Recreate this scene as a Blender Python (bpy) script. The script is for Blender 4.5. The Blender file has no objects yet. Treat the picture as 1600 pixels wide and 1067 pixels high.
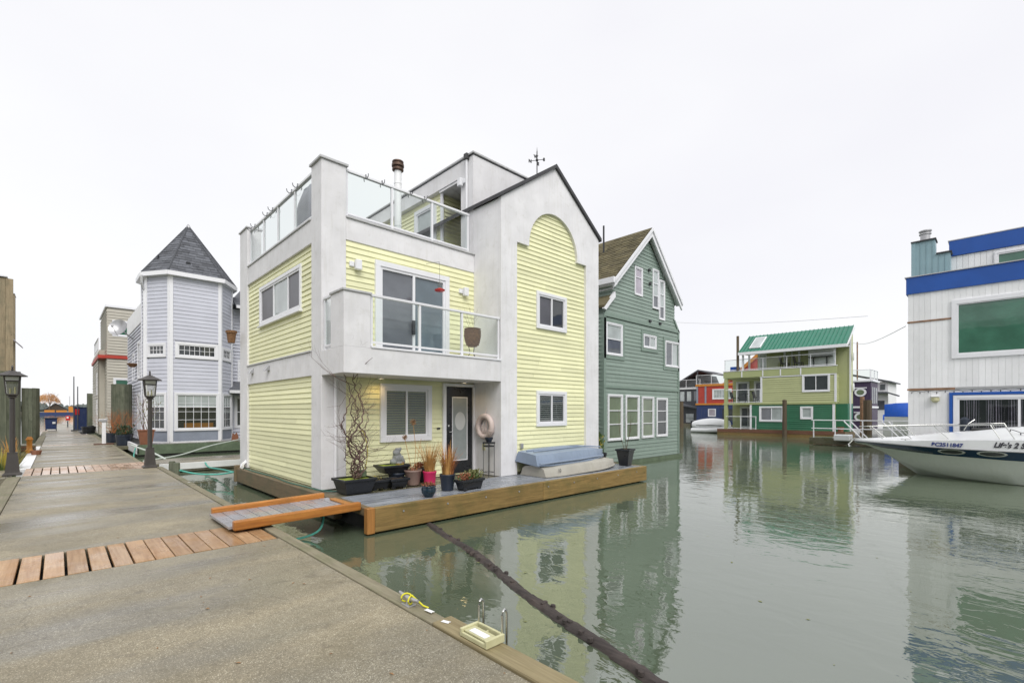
import bpy, bmesh, math, random
from mathutils import Vector, Matrix
R = math.radians
random.seed(7)
S = bpy.context.scene
COL = S.collection

# ---------------------------------------------------------------- camera
HEAD = R(43.93)
cd = bpy.data.cameras.new('camera'); cam = bpy.data.objects.new('camera', cd); COL.objects.link(cam)
cam.location = (0, 0, 1.85); cam.rotation_euler = (R(90), 0, -HEAD)
cd.sensor_width = 36; cd.lens = 737/1600*36; cd.shift_y = 108.5/1600
cd.clip_start = .05; cd.clip_end = 3000
S.camera = cam
# ---------------------------------------------------------------- world and sun (overcast)
SUN_EL, SUN_AZ = R(48), R(205)      # azimuth measured from +Y towards +X: behind and left of the viewer
W = bpy.data.worlds.new('World'); S.world = W; W.use_nodes = True
nt = W.node_tree; nt.nodes.clear()
o_ = nt.nodes.new('ShaderNodeOutputWorld'); bg = nt.nodes.new('ShaderNodeBackground')
bg.inputs['Strength'].default_value = .1
sk = nt.nodes.new('ShaderNodeTexSky'); sk.sky_type = 'NISHITA'; sk.sun_disc = False
sk.sun_elevation = SUN_EL; sk.sun_rotation = SUN_AZ
tc = nt.nodes.new('ShaderNodeTexCoord'); mp = nt.nodes.new('ShaderNodeMapping'); mp.inputs['Scale'].default_value = (1, 1, 2.2)
nz = nt.nodes.new('ShaderNodeTexNoise'); nz.inputs['Scale'].default_value = 1.6; nz.inputs['Detail'].default_value = 4; nz.inputs['Roughness'].default_value = .45
cr = nt.nodes.new('ShaderNodeValToRGB')
cr.color_ramp.elements[0].position = .3; cr.color_ramp.elements[0].color = (.90, .895, .935, 1)
cr.color_ramp.elements[1].position = .7; cr.color_ramp.elements[1].color = (.98, .98, .99, 1)
vm = nt.nodes.new('ShaderNodeVectorMath'); vm.operation = 'SCALE'; vm.inputs['Scale'].default_value = 6.9
mx = nt.nodes.new('ShaderNodeMix'); mx.data_type = 'RGBA'; mx.inputs[0].default_value = .95
nt.links.new(tc.outputs['Generated'], mp.inputs[0]); nt.links.new(mp.outputs[0], nz.inputs['Vector'])
nt.links.new(nz.outputs[0], cr.inputs[0]); nt.links.new(cr.outputs[0], vm.inputs[0])
nt.links.new(sk.outputs[0], mx.inputs[6]); nt.links.new(vm.outputs[0], mx.inputs[7])
nt.links.new(mx.outputs[2], bg.inputs[0]); nt.links.new(bg.outputs[0], o_.inputs[0])
sl = bpy.data.lights.new('sun', 'SUN'); sl.energy = 1.5; sl.angle = R(40); sl.color = (1, .98, .94)
so = bpy.data.objects.new('sun', sl); COL.objects.link(so)
_d = Vector((math.sin(SUN_AZ)*math.cos(SUN_EL), math.cos(SUN_AZ)*math.cos(SUN_EL), math.sin(SUN_EL)))
so.rotation_euler = _d.to_track_quat('Z', 'Y').to_euler(); so.location = _d*60
S.view_settings.view_transform = 'Standard'; S.view_settings.look = 'None'
S.view_settings.exposure = .62; S.view_settings.gamma = 1; S.view_settings.use_curve_mapping = False
S.render.engine = 'CYCLES'; S.cycles.max_bounces = 8; S.cycles.transparent_max_bounces = 16
S.cycles.caustics_reflective = False; S.cycles.caustics_refractive = False

# ---------------------------------------------------------------- materials
MATS = {}
def _n(nt, t, **k):
    n = nt.nodes.new(t)
    for a, b in k.items():
        if hasattr(n, a): setattr(n, a, b)
        else: n.inputs[a].default_value = b
    return n
def base(name):
    m = bpy.data.materials.new(name); m.use_nodes = True; nt = m.node_tree
    b = nt.nodes['Principled BSDF']; return m, nt, b
def ramp(nt, fac, stops):
    r = _n(nt, 'ShaderNodeValToRGB'); e = r.color_ramp.elements
    while len(e) < len(stops): e.new(.5)
    for i, (p, c) in enumerate(stops):
        e[i].position = p; e[i].color = (*c, 1) if len(c) == 3 else c
    nt.links.new(fac, r.inputs[0]); return r.outputs[0]
def mixc(nt, fac, a, b, mode='MIX'):
    m = _n(nt, 'ShaderNodeMix', data_type='RGBA', blend_type=mode)
    for i, v in ((0, fac), (6, a), (7, b)):
        if hasattr(v, 'links'): nt.links.new(v, m.inputs[i])
        else: m.inputs[i].default_value = v if i == 0 else (*v, 1)
    return m.outputs[2]
def coords(nt, scale=(1, 1, 1), rnd=0., geo=False):
    t = _n(nt, 'ShaderNodeTexCoord'); m = _n(nt, 'ShaderNodeMapping'); m.inputs['Scale'].default_value = scale
    nt.links.new(t.outputs['Object'], m.inputs[0])
    if rnd:
        oi = _n(nt, 'ShaderNodeObjectInfo'); mu = _n(nt, 'ShaderNodeMath', operation='MULTIPLY'); mu.inputs[1].default_value = rnd
        nt.links.new(oi.outputs['Random'], mu.inputs[0]); nt.links.new(mu.outputs[0], m.inputs['Location'])
    return m.outputs[0]
def noise(nt, vec, scale, detail=4, rough=.55, dist=0):
    n = _n(nt, 'ShaderNodeTexNoise', Scale=scale, Detail=detail, Roughness=rough, Distortion=dist)
    nt.links.new(vec, n.inputs['Vector']); return n.outputs[0]
def bump(nt, b, h, strength, dist=.01):
    n = _n(nt, 'ShaderNodeBump', Strength=strength, Distance=dist); nt.links.new(h, n.inputs['Height']); nt.links.new(n.outputs[0], b.inputs['Normal'])
def sc(c, k): return tuple(min(1, x*k) for x in c)
def paint(name, c, rough=.55, var=.12, scale=2.5, bmp=.15, bscale=60, metal=0, grime=.25, gcol=(.22, .22, .18), spec=.5, rnd=.06):
    """painted or plain surface: broad tone drift, run-down streaks of dirt, fine relief, slight tone change per object"""
    m, nt, b = base(name)
    v = coords(nt); n1 = noise(nt, v, scale, 5)
    col = ramp(nt, n1, [(.3, sc(c, 1-var)), (.7, sc(c, 1+var*.6))])
    vs = coords(nt, (9, 9, .9), 3.1); n2 = noise(nt, vs, 1.3, 6, .65)
    g = ramp(nt, n2, [(.5, (0, 0, 0)), (.78, (grime,)*3)])
    g = mixc(nt, 1., g, ramp(nt, noise(nt, v, .8, 5, .6), [(.35, (.15,)*3), (.65, (1.,)*3)]), 'MULTIPLY')
    col = mixc(nt, g, col, sc(gcol, 1))
    g3 = ramp(nt, noise(nt, v, 5.5, 6, .7), [(.56, (0, 0, 0)), (.72, (grime*.6,)*3)]); col = mixc(nt, g3, col, sc(gcol, .9))
    if rnd:
        oi = _n(nt, 'ShaderNodeObjectInfo'); mr = _n(nt, 'ShaderNodeMapRange'); mr.inputs[3].default_value = 1-rnd; mr.inputs[4].default_value = 1+rnd*.5
        nt.links.new(oi.outputs['Random'], mr.inputs[0])
        cb = _n(nt, 'ShaderNodeCombineColor')
        for i in range(3): nt.links.new(mr.outputs[0], cb.inputs[i])
        col = mixc(nt, 1., col, cb.outputs[0], 'MULTIPLY')
    nt.links.new(col, b.inputs['Base Color'])
    r = ramp(nt, noise(nt, v, 7, 3), [(.3, (rough*.85,)*3), (.7, (min(1, rough*1.15),)*3)]); nt.links.new(r, b.inputs['Roughness'])
    b.inputs['Metallic'].default_value = metal; b.inputs['Specular IOR Level'].default_value = spec
    if bmp: bump(nt, b, noise(nt, v, bscale, 4, .6), bmp, .004)
    MATS[name] = m; return m
def wood(name, c1, c2, axis=0, rough=.6, stain=(.1, .09, .05), st=.4, wet=False, gs=1., c3=None):
    m, nt, b = base(name)
    s = [14*gs]*3; s[axis] = .9*gs
    v = coords(nt, tuple(s), 23.7); n1 = noise(nt, v, 1.4, 7, .6, 1.1)
    s2 = [70*gs]*3; s2[axis] = 2.5*gs
    v2 = coords(nt, tuple(s2), 11.3); n2 = noise(nt, v2, 1.2, 4, .7)
    col = ramp(nt, n1, [(.28, c1), (.72, c2)] if c3 is None else [(.25, c1), (.5, c2), (.75, c3)])
    col = mixc(nt, .35, col, ramp(nt, n2, [(.3, sc(c1, .55)), (.7, sc(c2, 1.1))]))
    vk = coords(nt, (1, 1, 1), 5.); vo = _n(nt, 'ShaderNodeTexVoronoi', Scale=2.6)
    nt.links.new(vk, vo.inputs['Vector'])
    kn = ramp(nt, vo.outputs['Distance'], [(.02, (.75,)*3), (.075, (0, 0, 0))])
    col = mixc(nt, kn, col, sc(c1, .35))
    g = ramp(nt, noise(nt, vk, 2.2, 6, .65), [(.48, (0, 0, 0)), (.72, (st,)*3)])
    col = mixc(nt, g, col, stain)
    oi = _n(nt, 'ShaderNodeObjectInfo'); mr = _n(nt, 'ShaderNodeMapRange'); mr.inputs[3].default_value = .78; mr.inputs[4].default_value = 1.12
    nt.links.new(oi.outputs['Random'], mr.inputs[0]); cb = _n(nt, 'ShaderNodeCombineColor')
    for i in range(3): nt.links.new(mr.outputs[0], cb.inputs[i])
    col = mixc(nt, 1., col, cb.outputs[0], 'MULTIPLY')
    nt.links.new(col, b.inputs['Base Color'])
    if wet: nt.links.new(ramp(nt, noise(nt, vk, 1.7, 4), [(.38, (.12,)*3), (.62, (.5,)*3)]), b.inputs['Roughness'])
    else: b.inputs['Roughness'].default_value = rough
    bump(nt, b, n2, .35, .003)
    MATS[name] = m; return m
def flat(name, c, rough=.5, metal=0, emit=0):
    m, nt, b = base(name); b.inputs['Base Color'].default_value = (*c, 1); b.inputs['Roughness'].default_value = rough; b.inputs['Metallic'].default_value = metal
    if emit: b.inputs['Emission Color'].default_value = (*c, 1); b.inputs['Emission Strength'].default_value = emit
    MATS[name] = m; return m

YEL = (.86, .85, .54)
paint('yellow_siding', YEL, .5, .05, 1.2, .1, 40, grime=.16, gcol=(.45, .46, .22), rnd=.11)
paint('stucco', (.80, .79, .805), .75, .09, 2.2, .5, 160, grime=.42, gcol=(.50, .48, .42))
paint('stucco_cap', (.56, .56, .57), .6, .12, 3, .3, 90, grime=.5, gcol=(.25, .27, .2))
paint('white_paint', (.87, .87, .88), .45, .04, 2, .1, 60, grime=.18, gcol=(.5, .5, .46))
paint('white_trim', (.82, .82, .85), .35, .03, 2, .05, 60, grime=.12, gcol=(.55, .55, .52))
paint('dark_trim', (.05, .05, .055), .6, .2, 5, .3)
paint('sage_siding', (.255, .325, .28), .5, .08, 1.2, .1, 40, grime=.35, gcol=(.10, .19, .13), rnd=.08)
paint('sage_trim', (.215, .285, .24), .5, .08, 2, .1, 40, grime=.3, gcol=(.09, .17, .12))
paint('grey_siding', (.58, .59, .665), .45, .06, 1.4, .1, 40, grime=.15, gcol=(.35, .36, .42), rnd=.05)
paint('scallop_grey', (.27, .30, .37), .55, .1, 3, .1, 40, grime=.2)
paint('lime_siding', (.46, .485, .25), .5, .06, 1.4, .1, 40, grime=.12, rnd=.05)
paint('lime_trim', (.42, .46, .22), .5, .06, 1.4, .1, 40, grime=.12)
paint('forest_siding', (.025, .15, .075), .5, .1, 1.4, .1, 40, grime=.12)
paint('green_metal', (.025, .18, .115), .35, .08, 1.5, .05, 30, grime=.15, gcol=(.02, .12, .08))
paint('blue_band', (.01, .085, .38), .45, .1, 1.5, .1, 40, grime=.12, gcol=(.02, .06, .25))
paint('beige_siding', (.50, .47, .40), .55, .06, 1.4, .1, 40, grime=.15)
paint('red_paint', (.48, .05, .03), .5, .12, 2, .1, 40)
paint('orange_paint', (.62, .24, .03), .5, .12, 2, .1, 40)
paint('navy_paint', (.02, .04, .13), .5, .15, 3, .1, 40)
paint('purple_paint', (.05, .03, .075), .55, .1, 2, .1, 40)
paint('charcoal_paint', (.06, .065, .075), .55, .15, 2, .1, 40)
paint('chase_blue', (.28, .42, .47), .5, .08, 2, .1, 40, grime=.3, gcol=(.2, .28, .28))
paint('rust', (.30, .17, .10), .85, .4, 8, .6, 40)
paint('galvanised', (.50, .50, .51), .38, .12, 4, .1, 60, metal=.7)
paint('steel', (.62, .62, .60), .22, .05, 4, 0, metal=1.)
paint('brass', (.13, .085, .065), .5, .1, 4, 0, metal=.8)
paint('lamp_metal', (.055, .048, .045), .45, .15, 4, .2, 60, grime=.2)
paint('black_plastic', (.018, .02, .024), .3, .2, 4, .1, 60, grime=.25, gcol=(.06, .06, .055))
paint('navy_plastic', (.02, .028, .045), .35, .2, 4, .1, 60, grime=.2, gcol=(.07, .07, .07))
paint('glazed_blue', (.015, .035, .055), .12, .3, 6, 0, grime=.1)
paint('pink_plastic', (.72, .03, .14), .4, .08, 4, .1, 60, grime=.12)
paint('taupe_plastic', (.28, .19, .16), .55, .1, 4, .2, 60, grime=.2)
paint('terracotta', (.25, .10, .055), .7, .15, 4, .3, 60, grime=.2)
paint('soil', (.045, .03, .018), .95, .4, 20, 1., 50)
paint('moss', (.26, .32, .035), .95, .45, 14, 1., 60, grime=.4, gcol=(.12, .13, .03))
paint('stone', (.26, .27, .28), .85, .3, 9, .7, 40, grime=.5, gcol=(.12, .14, .1))
paint('tarp_grey', (.18, .19, .22), .6, .15, 3, .4, 12)
paint('gel_white', (.76, .77, .78), .18, .03, 1.5, 0, grime=.12, gcol=(.5, .5, .42), spec=.6)
paint('hull_low', (.62, .66, .60), .22, .04, 1.5, 0, grime=.3, gcol=(.42, .45, .34), spec=.6)
paint('boat_navy', (.012, .05, .12), .2, .08, 2, 0, grime=.1)
paint('dinghy_blue', (.25, .31, .41), .42, .1, 2, .15, 30, grime=.35, gcol=(.13, .15, .19))
paint('dinghy_beige', (.42, .40, .35), .5, .12, 2, .15, 30, grime=.4, gcol=(.25, .24, .18))
paint('lifebuoy', (.66, .55, .51), .6, .06, 4, .15, 60, grime=.2, gcol=(.45, .33, .28))
paint('rubber', (.02, .02, .02), .6, .2, 4, .2, 60)
paint('algae_board', (.12, .16, .10), .75, .3, 3, .6, 40, grime=.5, gcol=(.05, .08, .04))
paint('ladder_plastic', (.56, .54, .33), .5, .12, 6, .3, 60, grime=.5, gcol=(.32, .31, .12))
paint('blue_tarp', (.01, .10, .55), .4, .12, 3, .4, 12)
paint('teal_tarp', (.02, .42, .38), .4, .12, 3, .4, 12)
paint('rope_teal', (.10, .42, .34), .8, .2, 30, .8, 200)
paint('rope_pale', (.55, .60, .55), .8, .2, 30, .8, 200)
paint('rope_yellow', (.75, .70, .03), .7, .15, 30, .8, 200)
paint('hose', (.03, .12, .09), .45, .15, 6, 0)
paint('red_plastic', (.55, .02, .02), .3, .1, 4, 0)
paint('cloth', (.45, .42, .47), .9, .2, 6, .3, 30)
paint('curtain', (.30, .27, .33), .9, .3, 9, .3, 30)
paint('blind', (.42, .44, .42), .6, .06, 4, 0, grime=.1)
paint('white_shade', (.62, .63, .62), .8, .05, 4, 0, grime=.05)
paint('frosted', (.30, .33, .33), .35, .1, 6, .3, 90, grime=.1)
paint('green_shade', (.05, .22, .13), .6, .1, 3, 0)
paint('wicker', (.20, .10, .045), .8, .4, 30, 1., 120)
paint('shed_brown', (.11, .085, .065), .8, .2, 2, .2, 20)
paint('far_trees', (.13, .15, .14), .95, .4, .6, 0, grime=.0)
paint('shore', (.16, .15, .12), .95, .3, .5, .3, 4)
wood('deck_grey', (.19, .21, .24), (.36, .38, .42), 0, wet=True, stain=(.10, .11, .10), st=.5)
wood('deck_old', (.10, .09, .06), (.20, .18, .12), 0, wet=True, stain=(.07, .09, .03), st=.7)
wood('fascia', (.13, .08, .022), (.38, .25, .09), 0, .5, stain=(.11, .10, .03), st=.65)
wood('fascia_old', (.13, .10, .06), (.25, .18, .10), 1, .6, stain=(.08, .10, .05), st=.6)
wood('ramp_rail', (.30, .09, .012), (.62, .26, .055), 0, .4, stain=(.20, .09, .025), st=.6)
wood('ramp_post', (.30, .12, .03), (.55, .26, .07), 2, .5, stain=(.12, .07, .03), st=.6)
wood('ramp_plank', (.24, .24, .26), (.42, .42, .45), 1, wet=True, stain=(.18, .16, .14), st=.4)
wood('dock_plank', (.34, .165, .06), (.60, .40, .23), 1, wet=True, stain=(.24, .12, .04), st=.5, gs=.8)
wood('dock_plank_pale', (.50, .34, .24), (.66, .48, .36), 1, wet=True, stain=(.22, .12, .05), st=.35)
wood('edge_timber', (.16, .14, .09), (.29, .26, .18), 1, .7, stain=(.10, .12, .04), st=.6)
wood('edge_new', (.22, .17, .085), (.36, .30, .17), 1, .6, stain=(.20, .19, .08), st=.5)
wood('pile_wood', (.085, .095, .062), (.19, .20, .14), 2, .8, stain=(.04, .055, .03), st=.6, gs=.7)
wood('cedar_boards', (.22, .17, .10), (.44, .35, .22), 2, .7, stain=(.09, .10, .06), st=.5, gs=.7)
wood('post_brown', (.07, .05, .03), (.15, .11, .07), 2, .8)
wood('vine', (.10, .055, .05), (.22, .14, .12), 2, .8, st=.2)
wood('bark', (.10, .07, .05), (.20, .15, .1), 2, .9, st=.2)
wood('red_float', (.10, .04, .025), (.20, .09, .05), 1, .6)
flat('orange_twig', (.55, .28, .10), .9); flat('dry_grass', (.50, .27, .08), .8); flat('dry_grass_dark', (.42, .15, .05), .8)
flat('leaf_green', (.10, .16, .05), .6); flat('leaf_olive', (.20, .21, .08), .6); flat('leaf_rust', (.32, .12, .06), .6); flat('leaf_yellow', (.50, .42, .08), .6)
flat('leaf_dark', (.03, .06, .02), .5); flat('seed', (.30, .17, .08), .9); flat('lettering', (.03, .05, .22), .4); flat('lettering_dark', (.03, .03, .04), .4)
flat('unlit_room', (.035, .036, .04), .9); flat('stone_path', (.18, .07, .04), .8)
flat('warm_lamp', (1., .82, .5), .4, 0, 2.2)
for i, k in enumerate((.75, 1., 1.3)):
    paint('slate_%s' % 'abc'[i], (.105*k, .11*k, .125*k), .85, .15, 6, .5, 90, grime=.1)
    paint('brown_roof_%s' % 'abc'[i], (.125*k, .105*k, .055*k), .9, .2, 5, .5, 90, grime=.5, gcol=(.10, .115, .04))

def glass(name, tint, refl=1., dark=None, rough=.02):
    m, nt, b = base(name)
    out = nt.nodes['Material Output']; nt.nodes.remove(b)
    tr = _n(nt, 'ShaderNodeBsdfTransparent'); tr.inputs[0].default_value = (*tint, 1)
    gl = _n(nt, 'ShaderNodeBsdfGlossy'); gl.inputs['Roughness'].default_value = rough
    v = coords(nt); bp = _n(nt, 'ShaderNodeBump', Strength=.12, Distance=.02); nt.links.new(noise(nt, v, 1.1, 2), bp.inputs['Height']); nt.links.new(bp.outputs[0], gl.inputs['Normal'])
    fr = _n(nt, 'ShaderNodeFresnel'); fr.inputs[0].default_value = 1.45
    mu = _n(nt, 'ShaderNodeMath', operation='MULTIPLY_ADD'); mu.inputs[1].default_value = refl; mu.inputs[2].default_value = .04*refl
    nt.links.new(fr.outputs[0], mu.inputs[0])
    ge = _n(nt, 'ShaderNodeNewGeometry'); iv = _n(nt, 'ShaderNodeMath', operation='SUBTRACT'); iv.inputs[0].default_value = 1; nt.links.new(ge.outputs['Backfacing'], iv.inputs[1])
    m2 = _n(nt, 'ShaderNodeMath', operation='MULTIPLY', use_clamp=True); nt.links.new(mu.outputs[0], m2.inputs[0]); nt.links.new(iv.outputs[0], m2.inputs[1])
    ms = _n(nt, 'ShaderNodeMixShader'); nt.links.new(m2.outputs[0], ms.inputs[0]); nt.links.new(tr.outputs[0], ms.inputs[1]); nt.links.new(gl.outputs[0], ms.inputs[2])
    nt.links.new(ms.outputs[0], out.inputs[0]); MATS[name] = m
glass('rail_glass', (.94, .965, .955), .9)
glass('window_glass', (.78, .80, .80), 1.4)
glass('lamp_glass', (.85, .85, .82), 1.5, rough=.15)
def darkglass(name, c, spec=1., rough=.03):
    m, nt, b = base(name)
    v = coords(nt, (1, 1, 1), 9.); col = ramp(nt, noise(nt, v, 1.6, 3), [(.35, sc(c, .85)), (.65, sc(c, 1.15))])
    nt.links.new(col, b.inputs['Base Color']); b.inputs['Roughness'].default_value = rough
    b.inputs['IOR'].default_value = 1.7; b.inputs['Specular IOR Level'].default_value = .5
    bump(nt, b, noise(nt, v, 1.2, 2), .12, .02); MATS[name] = m
darkglass('pane_dark', (.05, .055, .06)); darkglass('pane_grey', (.13, .14, .16)); darkglass('pane_green', (.05, .15, .10)); darkglass('pane_pale', (.42, .46, .46)); darkglass('pane_screen', (.075, .075, .09), .4, .35)
darkglass('pane_blue', (.13, .17, .20)); darkglass('pane_olive', (.15, .19, .12)); darkglass('pane_mauve', (.40, .36, .42))  # the blue pane has the sky's reflection put into its base colour

# concrete of the dock
m, nt, b = base('concrete'); v = coords(nt)
vo = _n(nt, 'ShaderNodeTexVoronoi', Scale=210.); nt.links.new(v, vo.inputs['Vector'])
sp = _n(nt, 'ShaderNodeSeparateColor'); nt.links.new(vo.outputs['Color'], sp.inputs[0])
agg = ramp(nt, sp.outputs[0], [(0., (.19, .165, .115)), (.55, (.282, .248, .18)), (.90, (.36, .325, .245)), (1., (.66, .62, .50))])
big = ramp(nt, noise(nt, v, .9, 6, .6), [(.32, (.72, .72, .72)), (.68, (1.15, 1.13, 1.08))])
col = mixc(nt, .9, agg, big, 'MULTIPLY')
fine = ramp(nt, noise(nt, v, 55, 4, .7), [(.3, (.75,)*3), (.7, (1.18,)*3)]); col = mixc(nt, .8, col, fine, 'MULTIPLY')
vs = coords(nt, (.22, 1.35, 1)); wet = noise(nt, vs, 1.15, 4, .5)
wc = ramp(nt, wet, [(.40, (.80, .82, .86)), (.62, (1.06, 1.04, 1.0))]); col = mixc(nt, 1., col, wc, 'MULTIPLY')
cold = noise(nt, v, 220, 2); col = mixc(nt, ramp(nt, noise(nt, v, 9, 2, .3), [(.66, (0, 0, 0)), (.72, (.35,)*3)]), col, (.12, .1, .075))
vc = _n(nt, 'ShaderNodeTexVoronoi', Scale=.38, feature='DISTANCE_TO_EDGE'); dv = _n(nt, 'ShaderNodeVectorMath', operation='MULTIPLY_ADD'); nn_ = _n(nt, 'ShaderNodeTexNoise', Scale=3.5, Detail=6.); nt.links.new(v, nn_.inputs['Vector'])
dv.inputs[1].default_value = (.35, .35, 0); nt.links.new(nn_.outputs['Color'], dv.inputs[0]); nt.links.new(v, dv.inputs[2]); nt.links.new(dv.outputs[0], vc.inputs['Vector'])
col = mixc(nt, ramp(nt, vc.outputs['Distance'], [(.0, (.38,)*3), (.0035, (0, 0, 0))]), col, (.06, .05, .035))
st2 = ramp(nt, noise(nt, v, 1.6, 7, .7), [(.5, (0, 0, 0)), (.7, (.45,)*3)]); col = mixc(nt, st2, col, (.12, .10, .055))
nt.links.new(col, b.inputs['Base Color'])
nt.links.new(ramp(nt, wet, [(.36, (.16,)*3), (.60, (.55,)*3)]), b.inputs['Roughness'])
bump(nt, b, vo.outputs['Distance'], .3, .002); MATS['concrete'] = m
# water
m, nt, b = base('water'); v = coords(nt)
b.inputs['Base Color'].default_value = (.115, .155, .09, 1); b.inputs['Roughness'].default_value = .02; b.inputs['IOR'].default_value = 2.8
nt.links.new(ramp(nt, noise(nt, v, .12, 4), [(.35, (.078, .102, .064)), (.65, (.108, .134, .088))]), b.inputs['Base Color'])
va = coords(nt, (1, 1, 1)); big = noise(nt, va, .55, 2, .5, .6); mid = noise(nt, coords(nt, (1.5, .8, 1)), 2.6, 3, .5, .8); fin = noise(nt, v, 9, 2, .5, .3)
patch = ramp(nt, noise(nt, v, .16, 3, .5), [(.38, (.25,)*3), (.62, (1.,)*3)])
a1 = _n(nt, 'ShaderNodeMath', operation='MULTIPLY_ADD'); a1.inputs[1].default_value = .55; nt.links.new(mid, a1.inputs[0]); nt.links.new(big, a1.inputs[2])
a2 = _n(nt, 'ShaderNodeMath', operation='MULTIPLY'); nt.links.new(patch, a2.inputs[1]); nt.links.new(fin, a2.inputs[0])
a3 = _n(nt, 'ShaderNodeMath', operation='MULTIPLY_ADD'); a3.inputs[1].default_value = .16; nt.links.new(a2.outputs[0], a3.inputs[0]); nt.links.new(a1.outputs[0], a3.inputs[2])
bump(nt, b, a3.outputs[0], .5, .019); MATS['water'] = m
M = MATS

# ---------------------------------------------------------------- geometry helpers
def FY(Y):      # wall facing -Y: s runs along X
    return lambda s, z, n=0: (s, Y-n, z)
def FX(X):      # wall facing -X: s runs along Y
    return lambda s, z, n=0: (X-n, s, z)
def FXp(X):     # wall facing +X
    return lambda s, z, n=0: (X+n, s, z)
def FZ(Z):      # floor
    return lambda s, t, n=0: (s, t, Z+n)
def FA(p, q):   # wall from p to q, outward to the right of the direction
    dx, dy = q[0]-p[0], q[1]-p[1]; L = math.hypot(dx, dy); dx /= L; dy /= L
    f = lambda s, z, n=0: (p[0]+dx*s+dy*n, p[1]+dy*s-dx*n, z); f.L = L; return f
class MB:
    def __init__(s): s.v = []; s.f = []; s.m = []; s.mi = 0
    def add(s, vs, fs):
        b = len(s.v); s.v += [tuple(x) for x in vs]; s.f += [tuple(b+i for i in f) for f in fs]; s.m += [s.mi]*len(fs); return s
    def hexa(s, p):
        return s.add(p, [(0, 1, 3, 2), (4, 6, 7, 5), (0, 4, 5, 1), (2, 3, 7, 6), (0, 2, 6, 4), (1, 5, 7, 3)])
    def box(s, x0, x1, y0, y1, z0, z1):
        return s.hexa([(x, y, z) for x in (x0, x1) for y in (y0, y1) for z in (z0, z1)])
    def fbox(s, F, s0, s1, z0, z1, n0, n1):
        return s.hexa([F(a, z, n) for a in (s0, s1) for z in (z0, z1) for n in (n0, n1)])
    def ring(s, F, s0, s1, z0, z1, w, n0, n1):
        s.fbox(F, s0, s1, z1-w, z1, n0, n1); s.fbox(F, s0, s1, z0, z0+w, n0, n1)
        s.fbox(F, s0, s0+w, z0+w, z1-w, n0, n1); return s.fbox(F, s1-w, s1, z0+w, z1-w, n0, n1)
    def prism(s, F, pts, n0, n1):
        k = len(pts); vs = [F(a, z, n0) for a, z in pts]+[F(a, z, n1) for a, z in pts]
        return s.add(vs, [tuple(range(k)), tuple(range(2*k-1, k-1, -1))]+[(i, (i+1) % k, k+(i+1) % k, k+i) for i in range(k)])
    def tube(s, pts, r, n=6, caps=True):
        pts = [Vector(p) for p in pts]; rs = r if isinstance(r, (list, tuple)) else [r]*len(pts); rings = []
        up = Vector((0, 0, 1))
        for i, p in enumerate(pts):
            t = (pts[min(i+1, len(pts)-1)]-pts[max(i-1, 0)]).normalized()
            a = t.cross(up if abs(t.z) < .95 else Vector((1, 0, 0))).normalized(); b = t.cross(a)
            if i and a.dot(pa) < 0 and abs(t.z) >= .95: a, b = -a, -b
            pa = a
            rings.append([p+(a*math.cos(2*math.pi*k/n)+b*math.sin(2*math.pi*k/n))*rs[i] for k in range(n)])
        fs = [(i*n+k, i*n+(k+1) % n, (i+1)*n+(k+1) % n, (i+1)*n+k) for i in range(len(pts)-1) for k in range(n)]
        if caps: fs += [tuple(range(n)), tuple(range(len(pts)*n-1, (len(pts)-1)*n-1, -1))]
        return s.add([x for q in rings for x in q], fs)
    def lathe(s, c, prof, n=16, closed=True, sq=None):
        vs = []
        for r, z in prof:
            for k in range(n):
                a = 2*math.pi*(k+.5)/n; vs.append((c[0]+r*math.cos(a)*(sq or 1), c[1]+r*math.sin(a), c[2]+z))
        fs = [(i*n+k, i*n+(k+1) % n, (i+1)*n+(k+1) % n, (i+1)*n+k) for i in range(len(prof)-1) for k in range(n)]
        if closed: fs += [tuple(range(n)), tuple(range(len(prof)*n-1, (len(prof)-1)*n-1, -1))]
        return s.add(vs, fs)
    def loft(s, rings, closed=True, caps=False):
        n = len(rings[0]); base_ = []
        for q in rings: base_ += q
        m_ = n if closed else n-1
        fs = [(i*n+k, i*n+(k+1) % n, (i+1)*n+(k+1) % n, (i+1)*n+k) for i in range(len(rings)-1) for k in range(m_)]
        if caps: fs += [tuple(range(n)), tuple(range(len(rings)*n-1, (len(rings)-1)*n-1, -1))]
        return s.add(base_, fs)
    def build(s, name, mat, parent=None, loc=None, smooth=False, bevel=0, kind=None, label=None):
        me = bpy.data.meshes.new(name); off = Vector(loc) if loc is not None else world_loc(parent)
        me.from_pydata([tuple(Vector(p)-off) for p in s.v], [], s.f)
        mats = mat if isinstance(mat, (list, tuple)) else [mat]
        for x in mats: me.materials.append(M[x] if isinstance(x, str) else x)
        if len(mats) > 1: me.polygons.foreach_set('material_index', s.m)
        bm = bmesh.new(); bm.from_mesh(me); bmesh.ops.recalc_face_normals(bm, faces=bm.faces); bm.to_mesh(me); bm.free()
        if smooth:
            me.polygons.foreach_set('use_smooth', [True]*len(me.polygons)); me.set_sharp_from_angle(angle=R(38))
        o = bpy.data.objects.new(name, me); COL.objects.link(o)
        if parent is not None: o.parent = parent
        if loc is not None: o.location = off if parent is None else off-world_loc(parent)
        if bevel:
            bv = o.modifiers.new('bevel', 'BEVEL'); bv.width = bevel; bv.segments = 2; bv.limit_method = 'ANGLE'; bv.angle_limit = R(50)
        if kind: o['kind'] = kind
        if label: o['label'] = label
        return o
def world_loc(o):
    v = Vector((0, 0, 0))
    while o is not None: v += o.location; o = o.parent
    return v
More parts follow.
